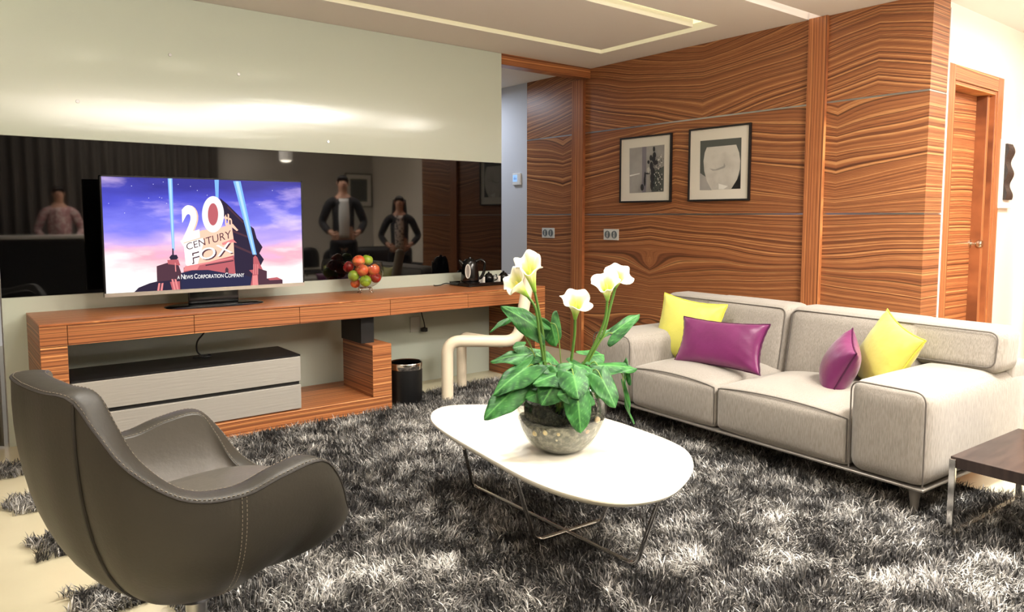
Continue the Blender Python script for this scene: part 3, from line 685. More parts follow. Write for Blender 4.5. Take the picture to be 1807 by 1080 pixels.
def oval(cx3, nrm, side, a, b, n=32, off=0): return [cx3+side*(a*math.cos(2*PI*k/n))+Vector((0, 0, 1))*(b*math.sin(2*PI*k/n))+nrm*off for k in range(n)]
gc = kc+gd*.070+Vector((0, 0, .105))
m = MB(); pts = oval(gc, gd, gs, .018, .052); m.tube(pts, .0045, 8, closed=True); gauge = m.build('gauge_ring', mat('silver_plastic', (225, 222, 215), .3), ke)
m = MB(); m.add(oval(gc, gd, gs, .016, .05, off=.001), [tuple(range(32))]); m.build('gauge_window', mat('gauge_grey', (150, 146, 140), .3), ke, smooth=False)
m = MB(); m.tube(bez([kc+Vector((-.075, .02, .004-.0)), (-1.63, -.15, zc+.016), (-1.68, -.13, zc+.022), (-1.74, -.14, zc+.012), (-1.76, -.10, zc+.006), (-1.74, -.05, zc+.006)]), .004, 8)
m.build('power_cord', black_matte, ke)
def teapot(c, lb, flip=1):
    c = Vector(c); t = thing('teapot', lb, 'teapot', c, 'black teapots on the tray')
    m = MB(); m.lathe([(0, 0), (.026, 0), (.036, .012), (.043, .032), (.040, .052), (.026, .066), (0, .068)], c=c, n=28); m.build('pot_body', black_plastic, t)
    m = MB(); m.lathe([(.027, .066), (.022, .073), (.008, .078), (.008, .086), (0, .09)], c=c, n=20); m.build('pot_lid', black_plastic, t)
    m = MB(); m.tube(bez([c+rgt*.035*flip+Vector((0, 0, .03)), c+rgt*.06*flip+Vector((0, 0, .04)), c+rgt*.075*flip+Vector((0, 0, .06))]), [.01]*8+[.009]*8+[.006], 8) if False else m.tube(bez([c+rgt*.035+Vector((0, 0, .056)), c+rgt*.062+Vector((0, 0, .05)), c+rgt*.068+Vector((0, 0, .03)), c+rgt*.045+Vector((0, 0, .018))]), .005, 8); m.build('pot_handle', black_plastic, t)
    m = MB(); m.tube([c-rgt*.034+Vector((0, 0, .03)), c-rgt*.055+Vector((0, 0, .045)), c-rgt*.064+Vector((0, 0, .06))], [.011, .008, .006], 8); m.build('pot_spout', black_plastic, t)
    return t
teapot((-1.315, -.20, tz), 'small black teapot nearer the kettle on the tray')
teapot((-1.165, -.20, tz), 'small black teapot at the right end of the tray')
for (c, lb) in (((-1.395, -.215, tz), 'white sachet stood up between the kettle and first teapot'), ((-1.24, -.215, tz), 'white sachet stood up between the two teapots')):
    m = MB(); R = Matrix.Rotation(math.radians(-38), 3, 'Z')
    G = [[R @ Vector((-.026+.052*i/8, .004*math.sin(i*.8)+ .006*(1-j/4) - (.006 if 0 < i < 8 and 0 < j < 4 else 0), .052*j/4)) for j in range(5)] for i in range(9)]
    m.grid(G); G2 = [[p+R @ Vector((0, .008 if 0 < i < 8 and 0 < j < 4 else .0005, 0)) for j, p in enumerate(row)] for i, row in enumerate(G)]; m.grid(G2, flip=True)
    m.v = [tuple(Vector(p)+Vector(c)) for p in m.v]
    tag(m.build('tea_sachet', mat('paper_white', (238, 232, 222), .7)), lb, 'sachet', 'sachets on the tray')

# ------------------------------------------------------------------ waste bin
bcn = Vector((-2.295, -.56, .012)); wb = thing('waste_bin', 'black cylindrical waste bin with chrome rim beside the console', 'bin', bcn)
m = MB(); m.lathe([(0, 0), (.108, 0), (.11, .004), (.112, .245), (.106, .245), (.104, .02), (0, .02)], c=bcn, n=48); m.build('bin_body', mat('satin_black', (17, 17, 18), .42), wb)
m = MB(); m.lathe([(.113, .245), (.1145, .248), (.1145, .285), (.112, .29), (.107, .285), (.106, .245), (.113, .245)], c=bcn, n=48); m.build('chrome_rim', chrome, wb)
m = MB(); m.lathe([(0, .2), (.103, .2)], c=bcn, n=30); m.build('bin_liner', black_matte, wb)

# ------------------------------------------------------------------ cream bent tube chair
cream = mat('cream_leatherette', (236, 222, 196), .4)
ch = thing('tube_chair', 'cream padded chair of bent tubes under the right end of the console', 'chair', (-1.9, -.6, 0))
leg0 = Vector((-2.02, -.66, .005)); rear = Vector((-1.60, -.93, .47)); topb = Vector((-1.475, -.93, .985))
m = MB(); pts = fillet([leg0, (leg0.x, leg0.y, .43), (rear.x, rear.y, .42), topb], .10, 9)
m.tube(pts, .042, 18); m.build('tube_frame', cream, ch)
far = Vector((-1.72, -.40, .005))
m = MB(); m.tube(fillet([far, (far.x, far.y, .40), (rear.x-.09, rear.y+.07, .41)], .08, 7), .037, 16); m.build('leg', cream, ch)
m = MB(); m.tube(bez([topb-Vector((.01, 0, .02)), topb+Vector((.005, 0, .012)), topb+Vector((.007, 0, .02))], 4), [.042, .04, .036, .03, .026, .018, .012, .008, .001], 16); m.build('end_cap', cream, ch)

# ------------------------------------------------------------------ coffee table
tzp = .385
outl = [(760, 731), (772, 720), (800, 714), (860, 713), (930, 716), (1000, 724), (1070, 738), (1130, 757), (1185, 778), (1215, 797), (1224, 822), (1208, 852), (1172, 876), (1100, 887), (1020, 876), (935, 846), (850, 800), (790, 765), (764, 745)]
ring_ = bez([P(u, v, 2, tzp) for u, v in outl], 6, closed=True)
cen = sum(ring_, Vector())/len(ring_)
ct = thing('coffee_table', 'white marble-topped egg-shaped coffee table with chrome legs in the middle of the rug', 'table', (cen.x, cen.y, 0))
marble = mat('white_marble', (244, 240, 226), .12, coat=.2, var=(1.6, (188, 186, 146), .50, .80, (1, 1, 1)))
m = MB(); G = []
for sc, z in ((0, tzp), (.6, tzp), (.985, tzp), (.997, tzp-.002), (1.0, tzp-.006), (.995, tzp-.014), (.965, tzp-.026), (.5, tzp-.027), (0, tzp-.027)):
    G.append([Vector((cen.x+(p.x-cen.x)*sc, cen.y+(p.y-cen.y)*sc, z)) for p in ring_+ring_[:1]])
m.grid(G); bmm = m.build('table_top', marble, ct)
zb = .045
def leg(pt, pf_, pf2, pt2):
    a = P(*pt, 2, tzp-.03); b = P(*pf_, 2, zb); c = P(*pf2, 2, zb); d_ = P(*pt2, 2, tzp-.03)
    return fillet([a, b, c, d_], .045, 7)
m = MB(); m.tube(leg((819, 790), (834, 856), (1122, 998), (1164, 878)), .0085, 12); m.build('leg_frame', chrome, ct)
m = MB(); m.tube(leg((909, 838), (944, 955), (1062, 918), (1076, 880)), .0085, 12); m.build('leg_frame', chrome, ct)

# ------------------------------------------------------------------ glass vase with plant
vc = P(990, 797, 2, tzp); vc = vc+Vector((fwd.x, fwd.y, 0)).normalized()*.03
vc = Vector((vc.x, vc.y, tzp))
dV = (vc+Vector((0, 0, .12))-CAM).dot(fwd)
Rv = .158*dV/2.72 if False else 78/F_PX*dV
va = thing('glass_vase', 'round clear glass fishbowl vase holding gravel and moss on the coffee table', 'vase', vc)
zc_v = Rv*.93
def vprof(R_, a0=-1.15, a1=.98, n=22): return [(R_*math.cos(a0+(a1-a0)*k/n), zc_v+R_*math.sin(a0+(a1-a0)*k/n)) for k in range(n+1)]
vp = [(0.0, zc_v+Rv*math.sin(-1.15))]+vprof(Rv)
z_off = -vp[0][1]; zc_v += z_off
vp = [(0.0, 0.0)]+vprof(Rv)
m = MB(); m.lathe(vp+[(vp[-1][0]+.006, vp[-1][1]+.006)], c=vc, n=56); m.build('glass_body', thin, va)
def blob(R_, z0, z1, amp, name, mt, lb, cat, seedv):
    """fills the bowl between heights z0 and z1 with a rough-topped mass"""
    rng = random.Random(seedv); m = MB(); G = []; n = 64
    from mathutils import noise
    prof_ = []
    nb = 12
    for k in range(nb+1):
        z = z0+(z1-z0)*k/nb; rr = math.sqrt(max(0, R_*R_-(z-zc_v)**2)); prof_.append((rr, z))
    prof_ = [(0, z0)]+prof_+[(prof_[-1][0]*q, z1) for q in (.85, .7, .5, .3, .12, 0)]
    for i in range(n+1):
        t = 2*PI*(i % n)/n; row = []
        for j, (rr, z) in enumerate(prof_):
            p = Vector((rr*math.cos(t), rr*math.sin(t), z)); w_ = max(0, (z-z0)/(z1-z0))**2
            nn = noise.noise(p*38)*amp+noise.noise(p*110)*amp*.6
            nn2 = noise.noise(p*12+Vector((5, 5, 5)))*amp*1.6
            inr = 1 if j > nb else 0
            p.z += w_*(nn+nn2)*(1 if inr else .8)
            if not inr: p.x *= .985+.012*noise.noise(p*60); p.y *= .985+.012*noise.noise(p*60)
            row.append(p+vc)
        G.append(row)
    m.grid(G); o = m.build(name, mt); tag(o, lb, cat, kind='stuff'); return o
gravel_m = mat('grey_gravel', (96, 94, 82), .6, var=(55, (150, 145, 128), .45, .62), bump=(90, .8))
moss_m = mat('dark_moss', (24, 28, 20), .95, var=(60, (70, 72, 52), .5, .75), bump=(120, 1))
blob(Rv*.975, .004, Rv*.74, .004, 'gravel', gravel_m, 'grey gravel filling the lower part of the glass vase', 'gravel', 1)
blob(Rv*.84, Rv*.72, Rv*.98, .022, 'moss', moss_m, 'dark moss clump on the gravel inside the glass vase', 'moss', 2)
peb = [(945, 764, 'yellowish pebble at the far left inside the glass vase', (206, 188, 140), .013), (963, 763, 'yellowish pebble right of the leftmost pebble in the vase', (200, 182, 134), .012),
       (986, 766, 'tan pebble near the middle of the glass vase', (206, 184, 140), .009), (983, 776, 'small pale pebble low in the middle of the glass vase', (226, 212, 180), .007), (1054, 741, 'pale pink pebble at the right edge inside the glass vase', (226, 196, 158), .013),
       (1036, 761, 'orange-tinted pebble at the lower right inside the glass vase', (196, 150, 118), .010)]
cw = vc+Vector((0, 0, zc_v))
for (u, v, lb, c, r) in peb:
    # point where the sight line meets the inside of the bowl
    rr = (rgt*((u-CX)/F_PX)+upv*(-(v-CY)/F_PX)+fwd).normalized(); oc = CAM-cw; b_ = rr.dot(oc); cc = oc.dot(oc)-(Rv*.94)**2; disc = max(b_*b_-cc, 0)
    p = CAM+rr*(-b_-math.sqrt(disc))
    m = MB(); m.lathe([(0, -1), (.5, -.85), (.85, -.5), (1, 0), (.85, .5), (.5, .85), (0, 1)], n=16); m.v = [(a*r*1.15, b*r*.8, c_*r) for a, b, c_ in m.v]
    o = m.build('pebble', mat('pebble_%d' % u, c, .5), sub=1); o.location = p; tag(o, lb, 'pebble', 'pebbles in the vase')
plant = thing('calla_lily_plant', 'green leafy plant with five white calla lilies growing from the glass vase', 'plant', vc+Vector((0, 0, Rv*.7)))
stem_g = mat('stem_green', (118, 150, 62), .45); stem_d = mat('stem_dark_green', (84, 124, 48), .45)
petal = mat('calla_petal', (250, 244, 206), .45, sheen=.2); petal2 = petal
petal.node_tree.nodes['Principled BSDF'].inputs['Subsurface Weight'].default_value = .0
# petals go green towards the throat: local Z of the flower mesh
def petal_mat():
    m_ = bpy.data.materials.new('calla_petal_green_base'); m_.use_nodes = True; nt = m_.node_tree; b = nt.nodes['Principled BSDF']
    a = nt.nodes.new('ShaderNodeAttribute'); a.attribute_name = 'grad'; r = nt.nodes.new('ShaderNodeValToRGB'); e = r.color_ramp.elements
    e[0].position = 0; e[0].color = lin((112, 160, 52)); e[1].position = 1; e[1].color = lin((255, 250, 232))
    for p_, c_ in ((.35, (158, 190, 76)), (.62, (222, 226, 140)), (.84, (246, 242, 204))): k_ = e.new(p_); k_.color = lin(c_)
    nt.links.new(a.outputs['Fac'], r.inputs[0]); nt.links.new(r.outputs[0], b.inputs['Base Color']); b.inputs['Roughness'].default_value = .45
    b.inputs['Subsurface Weight'].default_value = .25; b.inputs['Subsurface Radius'].default_value = (.01, .01, .004); return m_
PM = petal_mat()
leaf_m = bpy.data.materials.new('leaf_green'); leaf_m.use_nodes = True
def leaf_mat():
    nt = leaf_m.node_tree; b = nt.nodes['Principled BSDF']
    a = nt.nodes.new('ShaderNodeAttribute'); a.attribute_name = 'vein'; tc = nt.nodes.new('ShaderNodeTexCoord'); n = nt.nodes.new('ShaderNodeTexNoise'); n.inputs['Scale'].default_value = 22; nt.links.new(tc.outputs['Object'], n.inputs['Vector'])
    r = nt.nodes.new('ShaderNodeValToRGB'); e = r.color_ramp.elements; e[0].position = .35; e[0].color = lin((22, 72, 32)); e[1].position = .7; e[1].color = lin((62, 130, 60)); nt.links.new(n.outputs[0], r.inputs[0])
    mx_ = nt.nodes.new('ShaderNodeMixRGB'); mx_.inputs[2].default_value = lin((96, 160, 82)); nt.links.new(r.outputs[0], mx_.inputs[1]); nt.links.new(a.outputs['Fac'], mx_.inputs[0]); nt.links.new(mx_.outputs[0], b.inputs['Base Color'])
    b.inputs['Roughness'].default_value = .5; b.inputs['Specular IOR Level'].default_value = .35
leaf_mat()
root = vc+Vector((0, 0, Rv*.75))
def pl(u, v, off=0): return Pd(u, v, dV-off)     # off > 0 : nearer to the camera
def sm(a): return a*a*(3-2*a)
def frame_axes(axis, hint):
    z = axis.normalized(); x = (hint-z*hint.dot(z)).normalized(); return x, z.cross(x), z
def calla(base, tip, face, size, flare, parent, tipdir):
    """funnel from base upwards; face = direction the open side looks; wraps with an overlap"""
    size *= 1.2; ax = tip-base; H = ax.length; x, y, z = frame_axes(ax, face); nU, nV = 44, 16; G = []; grad = []
    for i in range(nU+1):
        th = -PI*1.03+2.06*PI*i/nU; row = []
        front = (1+math.cos(th))/2           # 1 at the front lip (th=0), 0 at the overlap/back
        for j in range(nV+1):
            t = j/nV
            r = size*(.12+.42*t+.40*t**2)*(.93+.07*abs(th)/PI)
            hgt = H*t*(.66+.42*(1-front))
            curl = max(0, t-.78)/.22
            r += size*flare*curl**1.3*(.75+.5*math.sin(th*3+1)*.35)
            hgt -= H*.10*curl**2*(.6+.5*math.sin(th*2+.6))
            hgt += H*.06*t**2*math.sin(th*5+base.x*40); r += size*.09*t**3*math.sin(th*7+base.y*60)
            p = base+z*hgt+x*(r*math.cos(th))+y*(r*math.sin(th))
            if t > .7: p += tipdir*size*.55*((t-.7)/.3)**2*max(0, math.cos(th-PI*.15))**6
            row.append(p); grad.append(t)
        G.append(row)
    m = MB(); m.grid(G); o = m.build('flower', PM, parent, angle=180)
    at = o.data.attributes.new('grad', 'FLOAT', 'POINT'); at.data.foreach_set('value', grad)
    mo = o.modifiers.new('solid', 'SOLIDIFY'); mo.thickness = .0015
    s = MB(); s.tube([base+z*H*.12, base+z*H*.45, base+z*H*.68, base+z*H*.72], [size*.09, size*.12, size*.10, size*.02], 10)
    s.build('spadix', mat('spadix_yellow', (226, 214, 90), .6), o)
    return o
toc = -fwd
flowers = [  # base px, tip px, offset, size m, flare, open direction, stem points
 ((944, 516), (928, 450), .02, .036, .35, (-.1, .3), [(950, 545), (958, 590), (962, 640), (968, 668)], (.7, .5)),
 ((932, 524), (900, 486), .05, .040, .25, (-.9, .2), [(945, 545), (952, 590), (960, 640), (966, 668)], (-.9, -.3)),
 ((1015, 563), (1016, 519), .05, .037, .45, (.1, .3), [(1014, 590), (1009, 630), (1004, 668)], (.8, .1)),
 ((1072, 530), (1069, 489), .04, .038, .45, (0, .3), [(1067, 565), (1048, 610), (1022, 655), (1015, 668)], (-.5, .2)),
 ((1086, 508), (1092, 476), -.03, .035, .5, (.3, .3), [(1076, 545), (1064, 590), (1034, 640), (1020, 668)], (.7, .2)),
]
for (bp_, tp_, off, size, flare, fd, st, td) in flowers:
    base = pl(*bp_, off); tip = pl(*tp_, off+.035)
    face = (rgt*fd[0]+upv*fd[1]+toc*.9).normalized()
    calla(base, tip, face, size, flare, plant, (rgt*td[0]+upv*td[1]).normalized())
    n_ = len(st); pts = [base+(tip-base).normalized()*.006]+[pl(q[0], q[1], off*(1-(i+1)/(n_+1))) for i, q in enumerate(st)]
    pts.append(root+Vector((random.uniform(-.02, .02), random.uniform(-.02, .02), .0)))
    c = bez(pts, 6); m = MB(); m.tube(c, [.0052+.0012*(k/len(c)) for k in range(len(c))], 10); m.build('flower_stem', stem_d, plant)
def leaf(att, tip, width, nrm, parent, droop=.15, fold=.25, cup=0):
    """heart-shaped leaf: att where the stalk joins, tip = point"""
    ax = tip-att; Lh = ax.length; y_ = ax.normalized(); n_ = (nrm-y_*nrm.dot(y_)).normalized(); x_ = y_.cross(n_)
    nU, nV = 24, 20; verts = {}; G = []; ve = []
    for i in range(nU+1):
        t = i/nU; row = []
        # half width along the length with heart lobes behind the stalk
        wv = width*.84*((1-t)**.72)*(t+.16)**.30*1.12
        wv = max(wv, .0004)
        for j in range(nV+1):
            s = -1+2*j/nV
            back = -.36*Lh*math.sin(PI*min(1, abs(s)**.9)*.62)*max(0, 1-t/.42)**1.5
            yy = t*Lh+back+.012*Lh*math.sin(t*14+s*2)
            hh = -droop*Lh*t*t - fold*wv*abs(s)**1.4*(1)+.045*Lh*math.sin(t*8+s*4)*s*s+cup*Lh*(s*wv/width)*.5
            row.append(att+y_*yy+x_*(s*wv)+n_*hh)
            v1 = math.exp(-(s/.05)**2)
            ph = (t*5.5-abs(s)*1.6) % 1.0
            v2 = math.exp(-((ph-.5)/.07)**2)*.55
            ve.append(min(1, max(v1, v2)))
        G.append(row)
    m = MB(); m.grid(G); o = m.build('leaf', leaf_m, parent, angle=180)
    at = o.data.attributes.new('vein', 'FLOAT', 'POINT'); at.data.foreach_set('value', ve)
    mo = o.modifiers.new('solid', 'SOLIDIFY'); mo.thickness = .0009
    return o
U3 = Vector((0, 0, 1))
# att px, tip px, off att, off tip, width, normal bias (rgt, up, toward camera), stalk mid px
leaves = [
 ((948, 578), (889, 537), .02, .05, .085, (-.1, .7, .8), [(935, 605), (960, 625)]),
 ((900, 560), (862, 581), -.02, .00, .030, (.3, .9, .2), [(925, 590), (960, 630)]),
 ((972, 570), (985, 612), -.04, -.05, .085, (.3, .3, .9), [(985, 590), (990, 640)]),
 ((1081, 588), (1127, 550), .00, -.02, .060, (-.5, .5, .8), [(1060, 602), (1015, 640)]),
 ((905, 690), (853, 735), .10, .16, .095, (-.3, .6, .9), [(915, 680), (940, 665)]),
 ((930, 648), (868, 690), .08, .13, .10, (-.3, .8, .7), [(945, 650), (965, 660)]),
 ((935, 625), (866, 628), .00, .02, .085, (-.2, .9, .4), [(950, 640), (970, 655)]),
 ((940, 655), (880, 712), .05, .10, .09, (-.4, .7, .6), [(950, 655), (970, 662)]),
 ((1020, 708), (1026, 764), .17, .20, .088, (.1, .3, 1), [(1018, 695), (1000, 672)]),
 ((985, 668), (955, 712), .12, .17, .115, (-.1, .6, .8), [(988, 662), (990, 665)]),
 ((1012, 662), (1022, 700), .13, .19, .105, (.1, .8, .7), [(1005, 655), (1000, 662)]),
 ((1000, 655), (940, 672), .10, .14, .10, (-.2, .9, .6), [(1000, 655), (1000, 662)]),
 ((1062, 668), (1089, 717), .11, .15, .085, (.3, .4, .9), [(1045, 655), (1010, 662)]),
 ((1055, 645), (1125, 641), .04, .03, .080, (.1, .9, .4), [(1040, 645), (1010, 660)]),
 ((1040, 628), (1068, 622), -.05, -.10, .09, (.2, .8, .5), [(1030, 640), (1008, 660)]),
 ((1050, 672), (1062, 700), .05, .09, .10, (.3, .5, .8), [(1035, 665), (1010, 664)]),
 ((1101, 690), (1110, 750), .04, .04, .030, (-.9, .1, .3), [(1085, 655), (1040, 650)]),
 ((1104, 668), (1100, 632), .0, .0, .035, (-.8, .2, .5), [(1095, 650), (1040, 650)]),
 ((965, 640), (935, 610), -.06, -.10, .09, (0, .8, .5), [(975, 650), (985, 660)]),
 ((1030, 690), (985, 695), .14, .17, .10, (0, .5, .9), [(1015, 680), (1000, 668)]),
 ((1005, 640), (1045, 655), .05, .11, .095, (.1, .95, .4), [(1002, 650), (1000, 660)]),
 ((960, 690), (928, 700), .10, .13, .075, (-.3, .5, .8), [(975, 680), (990, 668)]),
 ((925, 610), (905, 612), -.04, -.03, .09, (-.2, .9, .5), [(945, 630), (970, 650)]),
]
for k, (a, t, oa, ot, wd_, nb, st) in enumerate(leaves):
    A = pl(*a, oa); T_ = pl(*t, ot); n_ = rgt*nb[0]+U3*nb[1]+toc*nb[2]
    leaf(A, T_, wd_, n_, plant, droop=.12+.05*random.random(), fold=.22+.1*random.random())
    pts = [A]+[pl(q[0], q[1], oa*.5) for q in st[:1]]+[root+Vector((random.uniform(-.03, .03), random.uniform(-.03, .03), .01))]
    m = MB(); m.tube(bez(pts, 7), .0022, 7); m.build('leaf_stalk', stem_g, plant)
m = MB()
for k in range(5):
    a = k*1.3; q = Vector((.012*math.cos(a), .012*math.sin(a), 0)); m.tube([root+q-U3*.03, root+q*.8+U3*.06], .004, 8)
m.build('root_stalk', mat('pale_stalk', (196, 190, 110), .5), plant)

# ------------------------------------------------------------------ sofa
fab = bpy.data.materials.new('greige_woven_fabric'); fab.use_nodes = True
def fabric_mat(m_, c1, c2, horizontal_thread=True):
    nt = m_.node_tree; N = nt.nodes; L = nt.links; b = N['Principled BSDF']; tc = N.new('ShaderNodeTexCoord')
    mp = N.new('ShaderNodeMapping'); mp.inputs['Scale'].default_value = (330, 330, 26); L.new(tc.outputs['Object'], mp.inputs[0])
    n = N.new('ShaderNodeTexNoise'); n.inputs['Scale'].default_value = 1; n.inputs['Detail'].default_value = 3; L.new(mp.outputs[0], n.inputs['Vector'])
    r = N.new('ShaderNodeValToRGB'); r.color_ramp.elements[0].position = .36; r.color_ramp.elements[1].position = .64; r.color_ramp.elements[0].color = lin(c1); r.color_ramp.elements[1].color = lin(c2)
    L.new(n.outputs[0], r.inputs[0]); L.new(r.outputs[0], b.inputs['Base Color']); b.inputs['Roughness'].default_value = .85; b.inputs['Specular IOR Level'].default_value = .2
    b.inputs['Sheen Weight'].default_value = .25
    bp = N.new('ShaderNodeBump'); bp.inputs['Strength'].default_value = .25; bp.inputs['Distance'].default_value = .003; L.new(n.outputs[0], bp.inputs['Height']); L.new(bp.outputs[0], b.inputs['Normal'])
fabric_mat(fab, (136, 130, 121), (160, 153, 144))
pipe_m = mat('dark_grey_piping', (92, 86, 80), .8)
# local frame: u = along the front (towards -Y world), w = depth towards the wall (+X)
SR = Matrix.Rotation(math.radians(-3.0), 3, 'Z')
so = Vector((-1.60, -3.66, 0))        # front right corner of the sofa
def SW(x, y, z): return SR @ Vector((x, y, z))+so      # x: depth into the sofa, y: + towards the tv wall
sofa = thing('sofa', 'greige fabric two-seat sofa with wide arms in front of the wood wall', 'sofa', so)
LEN, DEP = 2.10, 1.02; AW = .345
zb0, zarm, zseat = .145, .565, .385
def sbox(name, a, b, r, bulge, mt=fab, n=10, fn=None):
    m = MB(); m.rbox(a, b, r, n, bulge, fn=fn); m.v = [tuple(SW(*p)) for p in m.v]; return m.build(name, mt, sofa, angle=60)
def spipe(name, pts, r=.0034, closed=False, parent=None):
    m = MB(); m.tube([SW(*p) for p in pts], r, 8, closed=closed); return m.build(name, pipe_m, parent or sofa)
def arm(y0, y1):
    def fn(p, t):
        # slight outward slope: arm gets wider towards the top
        return p
    o = sbox('arm', (0, y0, zb0), (DEP, y1, zarm), .055, (.012, .012, .012), fn=fn)
    r = .052; e = .004
    loop = fillet([(-e+.008, y0+.008, zb0+.01), (-e+.008, y0+.008, zarm-.006), (-e+.008, y1-.008, zarm-.006), (-e+.008, y1-.008, zb0+.01)], r, 8)
    spipe('piping', loop, parent=o)
    return o
armR = arm(0, AW); armL = arm(LEN-AW, LEN)
spipe('piping', fillet([(DEP-.01, .008, zb0+.01), (DEP-.01, .008, zarm-.006), (DEP-.3, .008, zarm-.01)][:2]+[(DEP-.01, .06, zarm-.004)], .05, 6), parent=armR)
# seats
ys0 = AW+.003; ysm = (AW+LEN-AW)/2+.06; ys1 = LEN-AW-.003
for a, b in ((ys0, ysm-.003), (ysm+.003, ys1)):
    o = sbox('seat_cushion', (.012, a, zb0+.005), (.80, b, zseat), .03, (.014, .004, .058))
    nseg = 14; pts = []
    for k in range(nseg+1):
        t = k/nseg; s_ = -1+2*t; pts.append((.018, a+.012+(b-a-.024)*t, zseat-.014+.024*math.cos(s_*PI/2)**.7))
    spipe('piping', [(.02, a+.012, zb0+.02)]+[(.018, a+.012, zseat-.04)]+pts+[(.018, b-.012, zseat-.04), (.02, b-.012, zb0+.02)], parent=o)
# back cushions: tall, overhanging the arms
zb1 = .775
tilt = math.radians(10)
def bfn(p, t):
    # lean back: shift in depth with height
    p.x += (p.z-.38)*math.tan(tilt); return p
yo = .015
for (a, b, over) in ((-.015, ysm+.0, 'R'), (ysm+.006, LEN+.0, 'L')):
    m = MB()
    z_l = .572 if over == 'R' else .572
    # upper pad that runs over the arm plus the lower part between the arms
    o_a, o_b = (a, AW+.12) if over == 'R' else (LEN-AW-.12, b)
    m.rbox((.605, o_a, .556), (.835, o_b, zb1-.001), .05, 8, (.004, .004, 0), fn=bfn)
    lo_a, lo_b = (AW+.005, b) if over == 'R' else (a, LEN-AW-.005)
    m.rbox((.60, lo_a, .34), (.84, lo_b, zb1), .05, 12, (.022, .004, .004), fn=bfn)
    m.v = [tuple(SW(*p)) for p in m.v]; o = m.build('back_cushion', fab, sofa, angle=60)
    def bp_(y, z, dx=0): return (.601+dx+(z-.38)*math.tan(tilt), y, z)
    if over == 'R': loop = [bp_(b-.02, .40), bp_(b-.02, zb1-.02), bp_(a+.02, zb1-.02), bp_(a+.02, .59), bp_(AW+.05, .585)]
    else: loop = [bp_(a+.02, .40), bp_(a+.02, zb1-.02), bp_(b-.02, zb1-.02), bp_(b-.02, .59), bp_(LEN-AW-.05, .585)]
    spipe('piping', fillet(loop, .045, 7), parent=o)
sbox('back_frame', (.80, .0, zb0+.001), (DEP, LEN, .60), .03, (.004, 0, 0))
rail = sbox('metal_rail', (.004, .004, zb0-.014), (DEP-.004, LEN-.004, zb0-.001), .005, (0, 0, 0), mat('satin_grey_metal', (150, 145, 138), .35, .7), n=4)
for (x, y) in ((.05, .06), (DEP-.08, .06), (.05, LEN-.08), (DEP-.08, LEN-.08)):
    m = MB(); p = SW(x, y, 0); m.lathe([(0, .006), (.013, .006), (.017, .06), (.026, zb0-.019), (0, zb0-.018)], c=p, n=20); m.build('leg', mat('grey_leg', (128, 122, 114), .35, .5), sofa)
for (x, y, z, nx) in ((.0, .235, .40, 0),):
    m = MB(); m.lathe([(0, -.012), (.005, -.011), (.006, -.0)], c=SW(-.002, .215, .415), n=10, R=Matrix.Rotation(-PI/2, 3, 'Y')); m.build('snag_mark', black_matte, armR)

# ------------------------------------------------------------------ throw cushions
def satin(name, c1, c2):
    return mat(name, c1, .34, sheen=.3, spec=.5, var=(3.5, c2, .35, .7), bump=(9, .35, (1, 1, 1)))
yel = mat('yellow_satin', (196, 192, 76), .45, sheen=.3, var=(3, (208, 203, 98), .35, .7), bump=(11, .5))
pur = mat('purple_satin', (98, 22, 76), .33, sheen=.2, var=(3, (120, 34, 96), .35, .7), bump=(10, .4))
def pillow(name, lb, c, xax, nrm, w_, h_, th, mt, piping_mat, group, sag=0, flange=.0):
    c = Vector(c); nrm = Vector(nrm).normalized(); xax = Vector(xax); xax = (xax-nrm*xax.dot(nrm)).normalized(); yax = nrm.cross(xax)
    t = thing(name, lb, 'cushion', c, group)
    n = 28
    def edge(s, q):   # concave edges, pointed corners
        return s*w_/2*(1-.10*(1-q*q)**1.0), q*h_/2*(1-.12*(1-s*s)**1.0)
    m = MB()
    for sg in (1, -1):
        G = []
        for i in range(n+1):
            s = math.sin((-1+2*i/n)*PI/2); row = []
            for j in range(n+1):
                q = math.sin((-1+2*j/n)*PI/2); X_, Y_ = edge(s, q)
                d_ = th/2*((1-s*s)*(1-q*q))**.42
                wr = .004*math.sin(14*s+5*q)*math.sin(9*q+3*s)*(abs(s)**3+abs(q)**3)*(1-max(abs(s), abs(q))**8)
                row.append(c+xax*X_+yax*Y_+nrm*sg*(d_+wr)+nrm*sag*(X_*X_))
            G.append(row)
        m.grid(G, flip=(sg < 0))
    body = m.build('cushion_cover', mt, t, angle=180)
    bmx = bmesh.new(); bmx.from_mesh(body.data); bmesh.ops.remove_doubles(bmx, verts=bmx.verts, dist=.0004); bmesh.ops.recalc_face_normals(bmx, faces=bmx.faces); bmx.to_mesh(body.data); bmx.free()
    loop = []
    for k in range(80):
        a = k/80*4
        if a < 1: s, q = -1+2*a, -1
        elif a < 2: s, q = 1, -1+2*(a-1)
        elif a < 3: s, q = 1-2*(a-2), 1
        else: s, q = -1, 1-2*(a-3)
        X_, Y_ = edge(s, q); f_ = 1.015+.006*math.sin(k*2.3)
        loop.append(c+xax*X_*f_+yax*Y_*f_+nrm*sag*(X_*X_))
    m = MB(); m.tube(loop, .0042, 6, closed=True); m.build('stitched_edge', piping_mat, t)
    return t
yel_p = mat('yellow_trim', (206, 200, 70), .5); pur_p = mat('purple_trim', (72, 14, 58), .4)
sx_ax = SR @ Vector((0, -1, 0)); dep_ax = SR @ Vector((1, 0, 0))
leanN = (dep_ax*-1*math.cos(.30)+U3*math.sin(.30))
pillow('throw_cushion', 'square yellow satin cushion leaning in the left corner of the sofa', P(1213, 582, 0, -1.06), sx_ax+U3*-.03, leanN+sx_ax*.25, .44, .41, .14, yel, yel_p, 'yellow cushions on the sofa')
